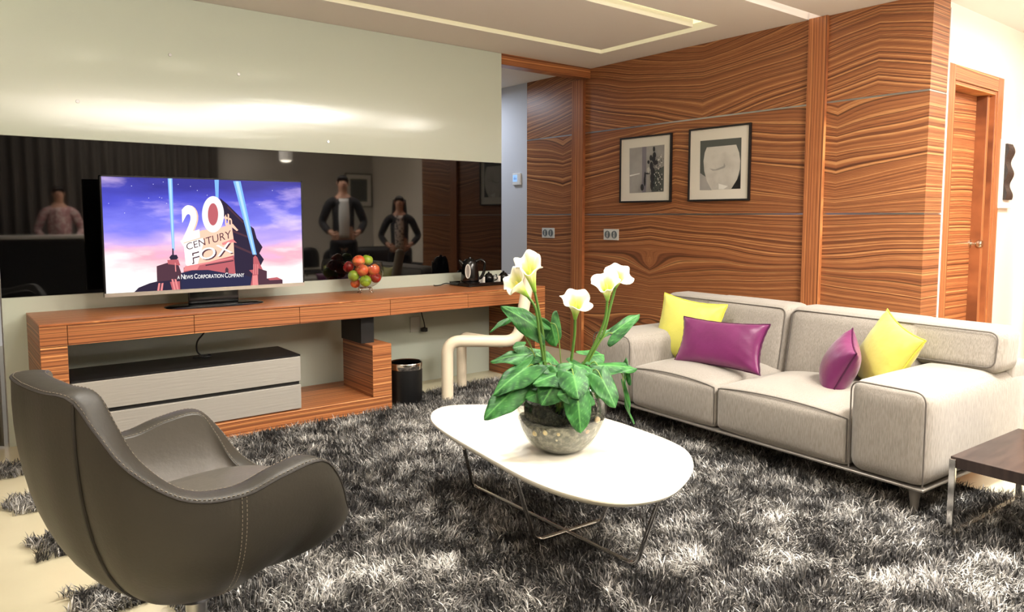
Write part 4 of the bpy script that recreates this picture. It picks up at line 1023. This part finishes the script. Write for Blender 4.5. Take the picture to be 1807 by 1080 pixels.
pillow('throw_cushion', 'long purple satin lumbar cushion in front of the left yellow cushion', P(1270, 607, 0, -1.24), sx_ax+U3*.035+dep_ax*.03, (dep_ax*-1*math.cos(.35)+U3*math.sin(.35))+sx_ax*.02, .60, .285, .12, pur, pur_p, 'purple cushions on the sofa')
pillow('throw_cushion', 'square yellow satin cushion propped against the right arm of the sofa', P(1573, 618, 1, -3.20)+Vector((-.075, 0, -.02)), dep_ax*.86+sx_ax*-.50+U3*.05, (sx_ax*-.50-dep_ax*.80+U3*.42), .42, .38, .16, yel, yel_p, 'yellow cushions on the sofa')
pillow('throw_cushion', 'small purple satin cushion leaning on the right yellow cushion', P(1482, 645, 1, -3.05), dep_ax*.82+sx_ax*-.25+U3*.08, (sx_ax*-.62-dep_ax*.50+U3*.34), .34, .31, .17, pur, pur_p, 'purple cushions on the sofa')

# ------------------------------------------------------------------ tub chair (foreground)
leather = mat('grey_brown_leather', (50, 47, 41), .45, spec=.45, bump=(120, .06), var=(2.5, (56, 53, 46), .4, .65))
leather_in = mat('grey_leather_inner', (90, 86, 79), .42, spec=.45, bump=(60, .08))
thread = mat('pale_thread', (136, 128, 114), .7)
cp = Vector((-4.30, -2.84, 0)); ca = math.radians(9); cf = Vector((math.cos(ca), math.sin(ca), 0)); cl = Vector((-math.sin(ca), math.cos(ca), 0))
def CWd(f, l, z): return cp+cf*f+cl*l+U3*z
tub = thing('tub_chair', 'grey leather swivel tub chair with curved arms in the left foreground', 'armchair', cp)
# rim line, right half seen from above (f, l, z) from back centre to front centre
rimR = [(-.395, 0, .905), (-.385, -.12, .903), (-.35, -.205, .893), (-.322, -.265, .825), (-.274, -.318, .738), (-.17, -.362, .655), (-.044, -.382, .637), (.061, -.385, .660), (.177, -.375, .668), (.243, -.352, .60), (.30, -.30, .50), (.37, -.20, .435), (.395, -.08, .42), (.397, 0, .42)]
half = bez(rimR, 7)
def resample(pts, n):
    d = [0]
    for a, b in zip(pts, pts[1:]): d.append(d[-1]+(b-a).length)
    out_ = []; j = 0
    for k in range(n+1):
        s = d[-1]*k/n
        while j < len(d)-2 and d[j+1] < s: j += 1
        t = (s-d[j])/max(1e-9, d[j+1]-d[j]); out_.append(pts[j].lerp(pts[j+1], t))
    return out_
half = resample(half, 60)
rimfull = half+[Vector((p.x, -p.y, p.z)) for p in half[-2:0:-1]]      # closed loop
nb = len(rimfull)
bot = Vector((-.02, 0, .292))
def shell(p, t, inset=0):
    """t from 0 (bottom centre) to 1 (rim)"""
    r = Vector((p.x-bot.x, p.y, 0)); a = t*PI/2
    k_h = math.sin(a)**(.78+.34*max(0, min(1, p.x/.22)))
    k_v = (1-math.cos(a))
    q = Vector((bot.x+r.x*k_h, r.y*k_h, bot.z+(p.z-bot.z)*k_v))
    bulge = math.sin(PI*min(1, t))**1.0*.014
    if r.length > 1e-6: q += r.normalized()*bulge*(.9)
    # back of the shell stays fuller
    return q
outer = []
for p in rimfull: outer.append([CWd(*shell(p, t/16)) for t in range(0, 17)])
m = MB(); m.grid(outer, closed_u=True); m.build('outer_shell', leather, tub, angle=180)
# rim band, about 5 cm wide, rolling inwards
bw = .078
def inward(i):
    p = rimfull[i]; a = rimfull[(i-1) % nb]; b = rimfull[(i+1) % nb]; tg_ = (b-a).normalized()
    n_ = Vector((-p.x*.9, -p.y, 0)); n_ = (n_-tg_*n_.dot(tg_)).normalized()
    n_.z *= .3
    return n_.normalized()
inn = [inward(i) for i in range(nb)]
for _ in range(6): inn = [(inn[i-1]+inn[i]*2+inn[(i+1) % nb]).normalized() for i in range(nb)]
band = []; ring_in = []
for i, p in enumerate(rimfull):
    n_ = inn[i]; row = []
    fr = 1.0
    for k in range(7):
        a = k/6*PI
        row.append(CWd(*(p+n_*(bw/2-bw/2*math.cos(a))*fr+U3*(.008*math.sin(a)))))
    band.append(row); ring_in.append(p+n_*bw*fr)
m = MB(); m.grid(band, closed_u=True); m.build('rim_band', leather, tub, angle=180)
# inner lining down to the seat
seatz = .47
inner = []
for i, p in enumerate(ring_in):
    row = []
    base_p = Vector((p.x*.80+.02, p.y*.80, min(seatz-.03, p.z-.02)))
    for k in range(9):
        t = k/8; q = p.lerp(base_p, t); q.x -= 0; b_ = math.sin(PI*t)*.02
        rr_ = Vector((p.x, p.y, 0)); q += rr_.normalized()*b_
        row.append(CWd(*q))
    inner.append(row)
m = MB(); m.grid(inner, closed_u=True); m.build('inner_lining', leather_in, tub, angle=180)
# seat cushion
G = []
for (sc, z) in ((0, .515), (.3, .514), (.6, .508), (.85, .496), (.95, .482), (.99, .46), (.97, .43), (.6, .40), (0, .40)):
    row = []
    for k in range(49):
        a = 2*PI*k/48; rx, ry = .30, .285
        row.append(CWd(.045+sc*rx*math.copysign(abs(math.cos(a))**.8, math.cos(a)), sc*ry*math.copysign(abs(math.sin(a))**.8, math.sin(a)), z-.02*math.cos(a)*sc*-1))
    G.append(row)
m = MB(); m.grid(G); m.build('seat_cushion', leather_in, tub, angle=180)
# welts and stitching
def follow(pts, r, name, mt, closed=False, n=6):
    m = MB(); m.tube(pts, r, n, closed=closed); return m.build(name, mt, tub)
follow([CWd(*p) for p in rimfull], .0030, 'rim_welt', mat('dark_seam', (40, 36, 32), .6), closed=True)
def stitches(pts, name, step=.011, ln=.006, r=.0009):
    pts = resample(pts, max(2, int(sum((b-a).length for a, b in zip(pts, pts[1:]))/step))); m = MB()
    for a, b in zip(pts, pts[1:]): m.tube([a, a+(b-a)*(ln/step)], r, 4)
    return m.build(name, thread, tub)
b1 = [row[1] for row in band]; b5 = [row[5]+U3*.001 for row in band]
stitches([p+U3*.0012 for p in b1]+[b1[0]], 'stitching'); stitches(b5+[b5[0]], 'stitching')
def seam(i, t0, t1, name='seam_piping', r=.004, mt=None):
    pts = [CWd(*(shell(rimfull[i], t0+(t1-t0)*k/20)))+(CWd(*rimfull[i])-CWd(bot.x, 0, rimfull[i].z)).normalized()*.001 for k in range(21)]
    return pts
iB = min(range(60), key=lambda k: (half[k]-Vector((-.35, -.205, .893))).length); iF = min(range(60), key=lambda k: (half[k]-Vector((-.044, -.382, .637))).length)
for i in (iB, nb-iB): follow(seam(i, 1, .12), .0045, 'seam_piping', mat('dark_seam', (40, 36, 32), .6))
for i in (iF, nb-iF):
    s_ = seam(i, 1, .15); off = cf*.006
    stitches([p+off for p in s_], 'stitching'); stitches([p-off for p in s_], 'stitching')
m = MB(); m.lathe([(0, .215), (.05, .215), (.06, .24), (.12, .275), (0, .278)], c=cp+U3*.02, n=30); m.build('swivel_plate', black_matte, tub)
m = MB(); m.lathe([(0, .02), (.028, .02), (.028, .25), (0, .25)], c=cp, n=30); m.build('pole', steel, tub)
m = MB(); m.lathe([(0, .012), (.22, .012), (.225, .018), (.20, .026), (.05, .034), (.03, .05), (0, .05)], c=cp, n=48); m.build('round_base', steel, tub)

# ------------------------------------------------------------------ low side table
st_c = P(1675, 922, 2, .05); stt = thing('side_table', 'low dark wood side table with chrome frame at the right edge', 'table', (st_c.x+.3, st_c.y-.3, 0))
x0, y1 = -1.675, -3.785; zt_ = .345; s_ = .66
RT = Matrix.Rotation(math.radians(-2.5), 3, 'Z'); T0 = Vector((x0, y1, 0))
def stb(a, b, name, mt, bev=.0015):
    m = MB(); m.box(a, b, R=RT, T=T0); return m.build(name, mt, stt, smooth=False, bevel=bev)
stb((0, -s_, zt_-.045), (s_, 0, zt_), 'table_top', mat('dark_wenge', (44, 34, 32), .32, var=(5, (58, 46, 42), .4, .6, (1, 8, 1))))
b_ = .014
for yy in (-.001, -s_+.025):
    m = MB()
    m.box((-.016, yy-.024, .03), (-.001, yy, zt_-.006), R=RT, T=T0); m.box((s_+.001, yy-.024, .03), (s_+.016, yy, zt_-.006), R=RT, T=T0); m.box((-.016, yy-.024, .015), (s_+.016, yy, .031), R=RT, T=T0)
    m.build('chrome_leg_frame', chrome, stt, smooth=False, bevel=.002)

# ------------------------------------------------------------------ wall pictures, sockets, thermostat
def frame_pic(y0, y1, z0, z1, lb, art):
    f = thing('picture_frame', lb, 'picture', (0, (y0+y1)/2, (z0+z1)/2), 'framed black and white pictures on the wood wall')
    m = MB(); t = .014; d_ = -.022
    for a, b in (((d_, y0, z0), (-.001, y0+t, z1)), ((d_, y1-t, z0), (-.001, y1, z1)), ((d_, y0+t, z0), (-.001, y1-t, z0+t)), ((d_, y0+t, z1-t), (-.001, y1-t, z1))): m.box(a, b)
    m.build('frame', dark_frame, f, smooth=False, bevel=.001)
    m = MB(); m.box((-.012, y0+t, z0+t), (-.002, y1-t, z1-t)); m.build('mat_board', mat('mat_board', (226, 220, 208), .7), f, smooth=False)
    art(f, y0, y1, z0, z1)
    return f
def art_sheet(f, pts_list, mats_, name='print'):
    m = MB(); 
    for k, (pts, mi) in enumerate(pts_list): m.add([(-.0125-.00012*k, y, z) for y, z in pts], [tuple(range(len(pts)))], mi)
    return m.build(name, mats_, f, smooth=False)
greys = [mat('print_mid_grey', (150, 146, 142), .6, var=(5, (174, 170, 166), .35, .7)), mat('print_dark', (42, 40, 42), .6), mat('print_light', (208, 204, 196), .6, var=(7, (184, 180, 172), .4, .7)), mat('print_charcoal', (84, 88, 84), .6), mat('print_violet_grey', (132, 126, 134), .6), mat('print_white', (232, 230, 224), .6), mat('print_deep', (22, 22, 24), .6)]
def art1(f, y0, y1, z0, z1):
    rnd = random.Random(5)
    # map crop pixel coordinates (zoom of the small picture) to the wall
    def A(cx_, cy_): p = P(1080+cx_/6.75, 210+cy_/6.75, 0, -.0125); return (p.y, p.z)
    L_ = [([A(208, 350), A(625, 305), A(615, 865), A(208, 885)], 0), ([A(360, 335), A(410, 330), A(405, 872), A(355, 876)], 4), ([A(212, 668), A(330, 645), A(330, 655), A(212, 685)], 5)]
    # rock and scrub on the right
    L_.append(([A(470, 640), A(620, 560), A(615, 862), A(470, 868)], 3))
    for k in range(130):
        x_ = rnd.uniform(475, 612); y_ = rnd.uniform(400+ (612-x_)*.9, 860); r_ = rnd.uniform(4, 11)
        L_.append(([A(x_+r_*math.cos(a)*rnd.uniform(.5, 1), y_+r_*math.sin(a)*1.2) for a in (0, 1.2, 2.5, 3.8, 5)], rnd.choice([1, 2, 1, 3, 5])))
    for (x_, y_, rx, ry) in ((515, 360, 14, 32), (520, 430, 20, 36), (478, 465, 16, 34), (510, 480, 22, 34), (450, 515, 14, 22), (530, 520, 26, 30), (485, 560, 20, 50), (500, 620, 22, 50), (495, 700, 24, 60), (490, 790, 18, 60), (375, 815, 20, 40), (405, 740, 12, 60), (410, 670, 9, 40), (440, 650, 26, 10), (550, 520, 14, 26)):
        L_.append(([A(x_+rx*math.cos(2*PI*q/12), y_+ry*math.sin(2*PI*q/12)) for q in range(12)], 1))
    L_.append(([A(430, 600), A(455, 570), A(470, 610), A(450, 650)], 2))
    art_sheet(f, L_, greys)
def art2(f, y0, y1, z0, z1):
    def A(cx_, cy_): p = P(1080+cx_/6.75, 210+cy_/6.75, 0, -.0125); return (p.y, p.z)
    L_ = [([A(1052, 262), A(1543, 220), A(1530, 830), A(1045, 848)], 3), ([A(1045, 640), A(1130, 700), A(1190, 848), A(1045, 848)], 0), ([A(1530, 640), A(1490, 720), A(1420, 832), A(1530, 830)], 6)]
    L_.append(([A(1130, 338), A(1480, 305), A(1515, 400), A(1528, 500), A(1522, 600), A(1490, 720), A(1420, 832), A(1185, 846), A(1130, 740), A(1098, 620), A(1090, 500), A(1105, 400)], 2))
    L_.append(([A(1160, 590), A(1230, 600), A(1330, 560), A(1335, 520), A(1352, 560), A(1340, 582), A(1260, 610), A(1200, 618)], 0))
    L_.append(([A(1270, 770), A(1380, 800), A(1330, 835), A(1270, 835)], 5))
    art_sheet(f, L_, greys)
frame_pic(-.970, -.395, 1.420, 1.985, 'smaller framed photograph of a cactus-like plant, left of the pair', art1)
frame_pic(-1.713, -1.146, 1.420, 1.994, 'framed picture of a pale vase shape on grey, right of the pair', art2)
sock_m = mat('socket_white', (214, 214, 210), .4); sock_d = mat('socket_slate', (110, 118, 122), .5)
def socket(y0, y1, lb):
    z0, z1 = 1.088, 1.187; s = thing('wall_socket', lb, 'socket', (0, (y0+y1)/2, (z0+z1)/2), 'double sockets on the wood wall')
    m = MB(); m.box((-.009, y0, z0), (-.0005, y1, z1)); m.build('socket_plate', sock_m, s, smooth=False, bevel=.002)
    for yc in ((y0*.73+y1*.27), (y0*.27+y1*.73)):
        m = MB(); m.lathe([(0, -.001), (.030, -.001), (.033, .003), (.035, .0)], c=(-.010, yc, (z0+z1)/2), n=24, R=Matrix.Rotation(-PI/2, 3, 'Y')); o = m.build('outlet', sock_d, s)
        m = MB()
        for dz in (-.01, .01): m.lathe([(0, .0), (.004, .0), (.004, .003), (0, .003)], c=(-.0145, yc, (z0+z1)/2+dz), n=10, R=Matrix.Rotation(-PI/2, 3, 'Y'))
        m.box((-.0135, yc-.004, (z0+z1)/2-.026), (-.0125, yc+.004, (z0+z1)/2+.026)); m.build('contact', sock_m, o)
socket(.482, .665, 'double wall socket left of the wooden corridor post'); socket(-.378, -.196, 'double wall socket below and left of the small picture')
th = thing('thermostat', 'small white thermostat with blue display on the grey corridor wall', 'thermostat', (0, 1.07, 1.69))
m = MB(); m.box((-.022, 1.0, 1.625), (-.001, 1.125, 1.745)); m.build('housing', mat('white_plastic', (232, 230, 226), .4), th, smooth=False, bevel=.004)
m = MB(); m.box((-.0235, 1.045, 1.66), (-.0225, 1.115, 1.73)); m.build('display', mat('blue_display', (150, 185, 225), .3, em=(.25, .45, .8), es=.6), th, smooth=False)
m = MB()
for a, b, c_, d_ in ((1.09, 1.675, 1.093, 1.712), (1.075, 1.675, 1.078, 1.712), (1.06, 1.675, 1.063, 1.70), (1.055, 1.69, 1.105, 1.692)): m.box((-.0242, a, b), (-.0236, c_, d_))
m.build('display_digit', mat('display_ink', (40, 70, 110), .5), th, smooth=False)
# small wall plate under the console
m = MB(); m.box((-1.93, -.008, .40), (-1.84, -.0005, .52)); tag(m.build('wall_plate', mat('plate_grey', (196, 198, 190), .4), smooth=False, bevel=.002), 'pale plastic wall plate low on the glass behind the cream tube chair', 'plate')
# wavy dark wall relief by the door
wr = thing('wall_relief', 'wavy charcoal relief panel on a white backboard beside the door', 'wall art', (1.28, DY, 1.62))
m = MB(); m.box((1.18, DY-.03, 1.36), (1.43, DY-.001, 1.85)); m.build('backboard', mat('white_board', (240, 236, 228), .5), wr, smooth=False, bevel=.003)
G = []
for i in range(41):
    z = 1.42+.40*i/40; row = []
    for j in range(9):
        x = 1.245+.12*j/8; row.append((x, DY-.045-.010*math.sin(i/40*PI*5)-.006*j/8*math.cos(i/40*PI*5), z))
    G.append(row)
m = MB(); m.grid(G); bk_ = [[(p[0], DY-.031, p[2]) for p in row] for row in G]; m.grid(bk_, flip=True)
m.grid([[G[i][0], bk_[i][0]] for i in range(41)]); m.grid([[G[i][8], bk_[i][8]] for i in range(41)]); m.grid([[G[0][j], bk_[0][j]] for j in range(9)]); m.grid([[G[40][j], bk_[40][j]] for j in range(9)])
m.build('wavy_panel', mat('charcoal_relief', (52, 46, 44), .5, bump=(40, .5, (1, 1, 4))), wr)

# ------------------------------------------------------------------ ceiling downlights (their reflections show in the white glass)
for i, (x, y, lb) in enumerate(((-3.73, -2.19, 'leftmost ceiling downlight of the row over the rug'), (-2.98, -2.19, 'middle ceiling downlight of the row over the rug'), (-2.25, -2.19, 'rightmost ceiling downlight of the row over the rug'), (.9, -5.2, 'ceiling downlight in the hall near the dark armchair'), (-.63, -6.9, 'ceiling downlight close to the back wall curtain'))):
    d_ = thing('ceiling_downlight', lb, 'light', (x, y, CZ), 'recessed ceiling downlights')
    m = MB(); m.lathe([(.036, -.002), (.05, -.004), (.052, -.0005)], c=(x, y, CZ), n=28); m.build('trim_ring', steel, d_)
    m = MB(); m.lathe([(0, -.001), (.036, -.002)], c=(x, y, CZ), n=28); m.build('lens', downlight_em, d_, smooth=False)
mp_ = thing('ceiling_light', 'long bright ceiling light panel above the space right of the sofa', 'light', (-1.35, -4.15, CZ))
m = MB(); m.box((-1.75, -4.42, CZ-.045), (-.49, -4.02, CZ-.001)); m.build('housing', mat('white_plastic', (232, 230, 226), .4), mp_, smooth=False)

# ------------------------------------------------------------------ things behind the camera that the black glass mirrors
def curtain(name, x0, x1, y, z1, mt, lb, step=.16, amp=.05):
    G = []; n = int((x1-x0)/step*10)
    for i in range(n+1):
        x = x0+(x1-x0)*i/n; a = amp*math.sin(2*PI*(x-x0)/step+.5*math.sin(x*3.1)); G.append([(x, y+a*(1-.3*k/6), z1*k/6+.01) for k in range(7)])
    m = MB(); m.grid(G); o = m.build(name, mt, angle=180); mo = o.modifiers.new('s', 'SOLIDIFY'); mo.thickness = .003
    return tag(o, lb, 'curtain')
curtain('curtain', -7.9, -1.15, -7.28, 2.62, mat('charcoal_curtain', (84, 78, 72), .9), 'floor-length charcoal pleated curtain reflected in the black glass')
curtain('curtain', -5.15, -4.56, .0, 2.62, mat('silver_grey_curtain', (120, 118, 112), .5), 'silver-grey curtain at the left end of the glass wall', .13, .035)
fr = thing('picture_frame', 'dark framed print on the back wall reflected between the two standing people', 'picture', (1.40, -7.39, 1.78))
m = MB()
for a, b in (((1.10, -7.398, 1.47), (1.12, -7.375, 2.08)), ((1.62, -7.398, 1.47), (1.64, -7.375, 2.08)), ((1.12, -7.398, 1.47), (1.62, -7.375, 1.49)), ((1.12, -7.398, 2.06), (1.62, -7.375, 2.08))): m.box(a, b)
m.build('frame', dark_frame, fr, smooth=False)
m = MB(); m.box((1.12, -7.398, 1.49), (1.62, -7.388, 2.06)); m.build('mat_board', MATS['mat_board'], fr, smooth=False)
m = MB(); m.box((1.20, -7.388, 1.57), (1.54, -7.386, 1.98)); m.build('print', greys[3], fr, smooth=False)
pnd = thing('pendant_lamp', 'white box-shaped pendant lamp with a glowing base reflected above the television', 'lamp', (-.45, -6.2, 2.15))
m = MB(); m.tube([(-.45, -6.2, 2.40), (-.45, -6.2, CZ)], .006, 8); m.build('cord', black_matte, pnd)
m = MB(); m.lathe([(.10, 2.16), (.10, 2.40), (0, 2.40)], c=(-.45, -6.2, 0), n=30); m.build('lamp_shade', mat('white_shade', (235, 230, 222), .6, em=(1, .92, .8), es=.6), pnd)
m = MB(); m.lathe([(0, 2.13), (.06, 2.14), (.085, 2.16), (0, 2.165)], c=(-.45, -6.2, 0), n=30); m.build('bulb', mat('bulb_glow', (255, 244, 225), .5, em=(1, .9, .72), es=18), pnd)
# dark armchair and round-backed chairs
dk = mat('black_leather', (22, 20, 20), .45)
ac = thing('armchair', 'black leather armchair reflected in the glass below the two people', 'armchair', (.6, -4.75, 0))
m = MB(); m.rbox((.15, -5.15, .12), (1.05, -4.35, .42), .05, 8, (0, 0, .03)); m.build('seat', dk, ac)
m = MB(); m.rbox((.10, -5.25, .12), (1.10, -5.02, .84), .07, 8, (.01, .02, .01)); m.build('backrest', dk, ac)
for a in (.06, .98):
    m = MB(); m.rbox((a, -5.1, .12), (a+.15, -4.3, .60), .05, 6); m.build('arm', dk, ac)
for (x, y) in ((.15, -5.1), (1.05, -5.1), (.15, -4.4), (1.05, -4.4)):
    m = MB(); m.lathe([(0, .005), (.02, .005), (.022, .13), (0, .13)], c=(x, y, 0), n=12); m.build('leg', steel, ac)
def rchair(x, y, lb):
    r = thing('dining_chair', lb, 'chair', (x, y, 0), 'black dining chairs reflected in the glass')
    m = MB(); m.rbox((x-.2, y-.2, .42), (x+.2, y+.2, .47), .02, 5, (0, 0, .01)); m.build('seat', dk, r)
    G = [[(x+.19*math.sin(a), y-.20-.0+.05*math.cos(a*2), .50+(.30*math.cos(a)**.5)*k/6 if False else .50+.32*k/6*(math.cos(a*.95)**.5)) for k in range(7)] for a in [(-1.4+2.8*i/16) for i in range(17)]]
    m = MB(); m.grid(G); o = m.build('backrest', dk, r); mo = o.modifiers.new('s', 'SOLIDIFY'); mo.thickness = .03
    for dx in (-.17, .17):
        for dy in (-.17, .17): m = MB(); m.lathe([(0, .003), (.011, .003), (.015, .42), (0, .42)], c=(x+dx, y+dy, 0), n=10); m.build('leg', dk, r)
rchair(-.18, -5.9, 'black round-backed chair reflected just right of the television'); rchair(.30, -5.9, 'black round-backed chair reflected left of the fruit bowl')
cn = thing('counter', 'dark counter with a white top reflected at the left of the black glass', 'counter', (-4.0, -6.2, 0))
m = MB(); m.box((-5.2, -6.4, .0), (-2.9, -5.95, 1.02)); m.build('body', black_matte, cn, smooth=False)
m = MB(); m.box((-5.25, -6.45, 1.02), (-2.85, -5.90, 1.06)); m.build('counter_top', mat('counter_white', (225, 220, 212), .3), cn, smooth=False, bevel=.004)

# people seen in the reflection, facing the glass wall
def person(loc, h, face, lb, top_m, shirt_m, leg_m, hair_m, long_hair=False, elbow_out=.0):
    """standing figure built in a local frame (x right, y forward), one skinned body with clothes on top"""
    k = h/1.75; rt = thing('person', lb, 'person', loc)
    c_, s_ = math.cos(face), math.sin(face)
    def Wp(p): x, y, z = p; return Vector((loc[0]+(c_*x-s_*y)*k, loc[1]+(s_*x+c_*y)*k, loc[2]+z*k))
    def skin(name, verts, edges_, radii, mt, root_i=0, parent=rt, sub=2):
        me = bpy.data.meshes.new(name); me.from_pydata([tuple(Wp(v)-Vector(loc)) for v in verts], edges_, []); me.materials.append(mt)
        o = bpy.data.objects.new(name, me); COL.objects.link(o); o.parent = parent
        if parent is not rt: o.location = (0, 0, 0)
        mo = o.modifiers.new('skin', 'SKIN'); sv = me.skin_vertices[0].data
        for i, r in enumerate(radii):
            r = r if isinstance(r, tuple) else (r, r); sv[i].radius = (r[0]*k, r[1]*k); sv[i].use_root = (i == root_i)
        mo.use_smooth_shade = True
        s2 = o.modifiers.new('sub', 'SUBSURF'); s2.levels = sub; s2.render_levels = sub
        return o
    V = [(0, 0, .95), (0, 0, 1.12), (0, 0, 1.32), (0, -.01, 1.45), (0, 0, 1.53), (0, .012, 1.60), (0, .012, 1.70)]
    Rr = [(.14, .10), (.12, .09), (.15, .10), (.08, .07), (.05, .05), (.068, .078), (.060, .072)]
    Ed = [(i, i+1) for i in range(6)]
    hands = []
    for sg in (-1, 1):
        i = len(V); eo = .27+elbow_out
        V += [(sg*.17, 0, 1.41), (sg*eo, -.03, 1.14), (sg*(.17), .16, 1.0), (sg*.13, .20, .98)]; Rr += [.055, .042, .03, (.036, .02)]
        Ed += [(3, i), (i, i+1), (i+1, i+2), (i+2, i+3)]
        for f_ in range(4):
            j = len(V); bx = sg*(.11+.022*f_*-.6); V += [(sg*.11, .235-.002*f_, .995-.018*f_), (sg*.085, .26-.004*f_, .985-.018*f_)]; Rr += [.009, .008]; Ed += [(i+3, j), (j, j+1)]
        j = len(V); V += [(sg*.12, .205, 1.02), (sg*.10, .225, 1.035)]; Rr += [.010, .009]; Ed += [(i+2, j), (j, j+1)]
        i = len(V)
        V += [(sg*.10, 0, .86), (sg*.105, .01, .50), (sg*.11, -.02, .09), (sg*.115, .13, .035)]; Rr += [.085, .055, .038, (.04, .028)]
        Ed += [(0, i), (i, i+1), (i+1, i+2), (i+2, i+3)]
    sk_m = mat('skin_tone', (196, 146, 118), .5)
    body = skin('body', V, Ed, Rr, sk_m, 0)
    m = MB(); hc = Wp((0, .012, 1.655))
    # face: nose, eyes, mouth, ears
    m.lathe([(0, -1), (.5, -.8), (.9, -.3), (.95, .2), (.7, .75), (0, 1)], n=14); m.v = [tuple(Wp((a*.012, .085+b*.014, 1.645+z*.022))) for a, b, z in m.v]
    for sg in (-1, 1):
        q = MB(); q.lathe([(0, -1), (.7, -.7), (1, 0), (.7, .7), (0, 1)], n=10); m.add([Wp((sg*.072+a*.008, .01+b*.018, 1.65+z*.03)) for a, b, z in q.v], q.f)
    m.build('nose_and_ears', sk_m, rt)
    m = MB()
    for (cx_, cz_, rx, rz) in ((-.027, 1.672, .012, .005), (.027, 1.672, .012, .005)):
        q = MB(); q.lathe([(0, -1), (.7, -.7), (1, 0), (.7, .7), (0, 1)], n=10); m.add([Wp((cx_+a*rx, .078+b*.006, cz_+z*rz)) for a, b, z in q.v], q.f)
    m.build('eyes', black_matte, rt)
    m = MB(); q = MB(); q.lathe([(0, -1), (.7, -.7), (1, 0), (.7, .7), (0, 1)], n=10); m.add([Wp((a*.022, .080+b*.006, 1.612+z*.005)) for a, b, z in q.v], q.f); m.build('mouth', mat('lip', (150, 80, 76), .5), rt)
    # clothes
    skin('jacket', [(0, -.005, .90), (0, -.005, 1.12), (0, -.01, 1.33), (0, -.015, 1.44)]+[v for sg in (-1, 1) for v in ((sg*.175, 0, 1.40), (sg*(.275+elbow_out), -.03, 1.14), (sg*.185, .14, 1.01))],
         [(0, 1), (1, 2), (2, 3), (3, 4), (4, 5), (5, 6), (3, 7), (7, 8), (8, 9)], [(.165, .115), (.15, .11), (.17, .115), (.10, .08), .068, .055, .043, .068, .055, .043], top_m)
    m = MB(); G = [[Wp((sx*.065*(1-.3*abs(t-.5)), .098+.026*math.sin(PI*t)-.02*abs(sx), .95+.50*t)) for sx in (-1, -.5, 0, .5, 1)] for t in [i/10 for i in range(11)]]
    m.grid(G); o = m.build('shirt_front', shirt_m, rt); mo = o.modifiers.new('s', 'SOLIDIFY'); mo.thickness = .02
    skin('trousers', [(0, 0, .96), (-.10, 0, .86), (-.106, .01, .50), (-.11, -.02, .08), (.10, 0, .86), (.106, .01, .50), (.11, -.02, .08)], [(0, 1), (1, 2), (2, 3), (0, 4), (4, 5), (5, 6)], [(.15, .11), .097, .070, .056, .097, .070, .056], leg_m)
    for sg in (-1, 1):
        m = MB(); m.rbox((-.045, -.09, 0), (.045, .18, .075), .035, 5); m.v = [tuple(Wp((sg*.113+a, b, c))) for a, b, c in m.v]; m.build('shoe', black_matte, rt)
    m = MB(); G = []
    for i in range(21):
        a = 2*PI*i/20; row = []
        for j in range(9):
            t = j/8*(1.75 if math.sin(a) < .1 else 1.0)
            row.append(Wp((.080*math.sin(t)*math.cos(a), .0+.094*math.sin(t)*math.sin(a), 1.665+.098*math.cos(t)+.0)))
        G.append(row)
    m.grid(G); o = m.build('hair', hair_m, rt); mo = o.modifiers.new('s', 'SOLIDIFY'); mo.thickness = .012
    if long_hair:
        m = MB(); G = []
        for i in range(15):
            a = PI+PI*i/14; G.append([Wp((.10*math.cos(a)*(1+.35*j/8), -.0+.085*math.sin(a), 1.70-.42*j/8)) for j in range(9)])
        m.grid(G); o2 = m.build('long_hair', hair_m, rt); mo = o2.modifiers.new('s', 'SOLIDIFY'); mo.thickness = .03
    return rt
jk = mat('dark_jacket', (34, 32, 34), .8); wh = mat('white_shirt', (220, 216, 210), .7); tr_m = mat('dark_trousers', (26, 26, 30), .8); hr = mat('dark_hair', (26, 20, 18), .6)
person((-.30, -4.55, .0), 1.86, .35, 'person in dark jacket and white shirt standing, reflected in the black glass', jk, wh, tr_m, hr)
person((.33, -4.1, .0), 1.58, .55, 'person with long dark hair and black jacket, reflected right of the taller person', jk, mat('patterned_scarf', (214, 200, 188), .7, var=(30, (60, 44, 44), .5, .6)), tr_m, hr, True, .02)
person((-3.42, -6.72, .0), 1.70, .1, 'person in a pink checked shirt behind the counter, faintly reflected at far left', mat('pink_check', (176, 122, 122), .8, var=(25, (210, 190, 186), .45, .6)), mat('pink_check', None), tr_m, hr)
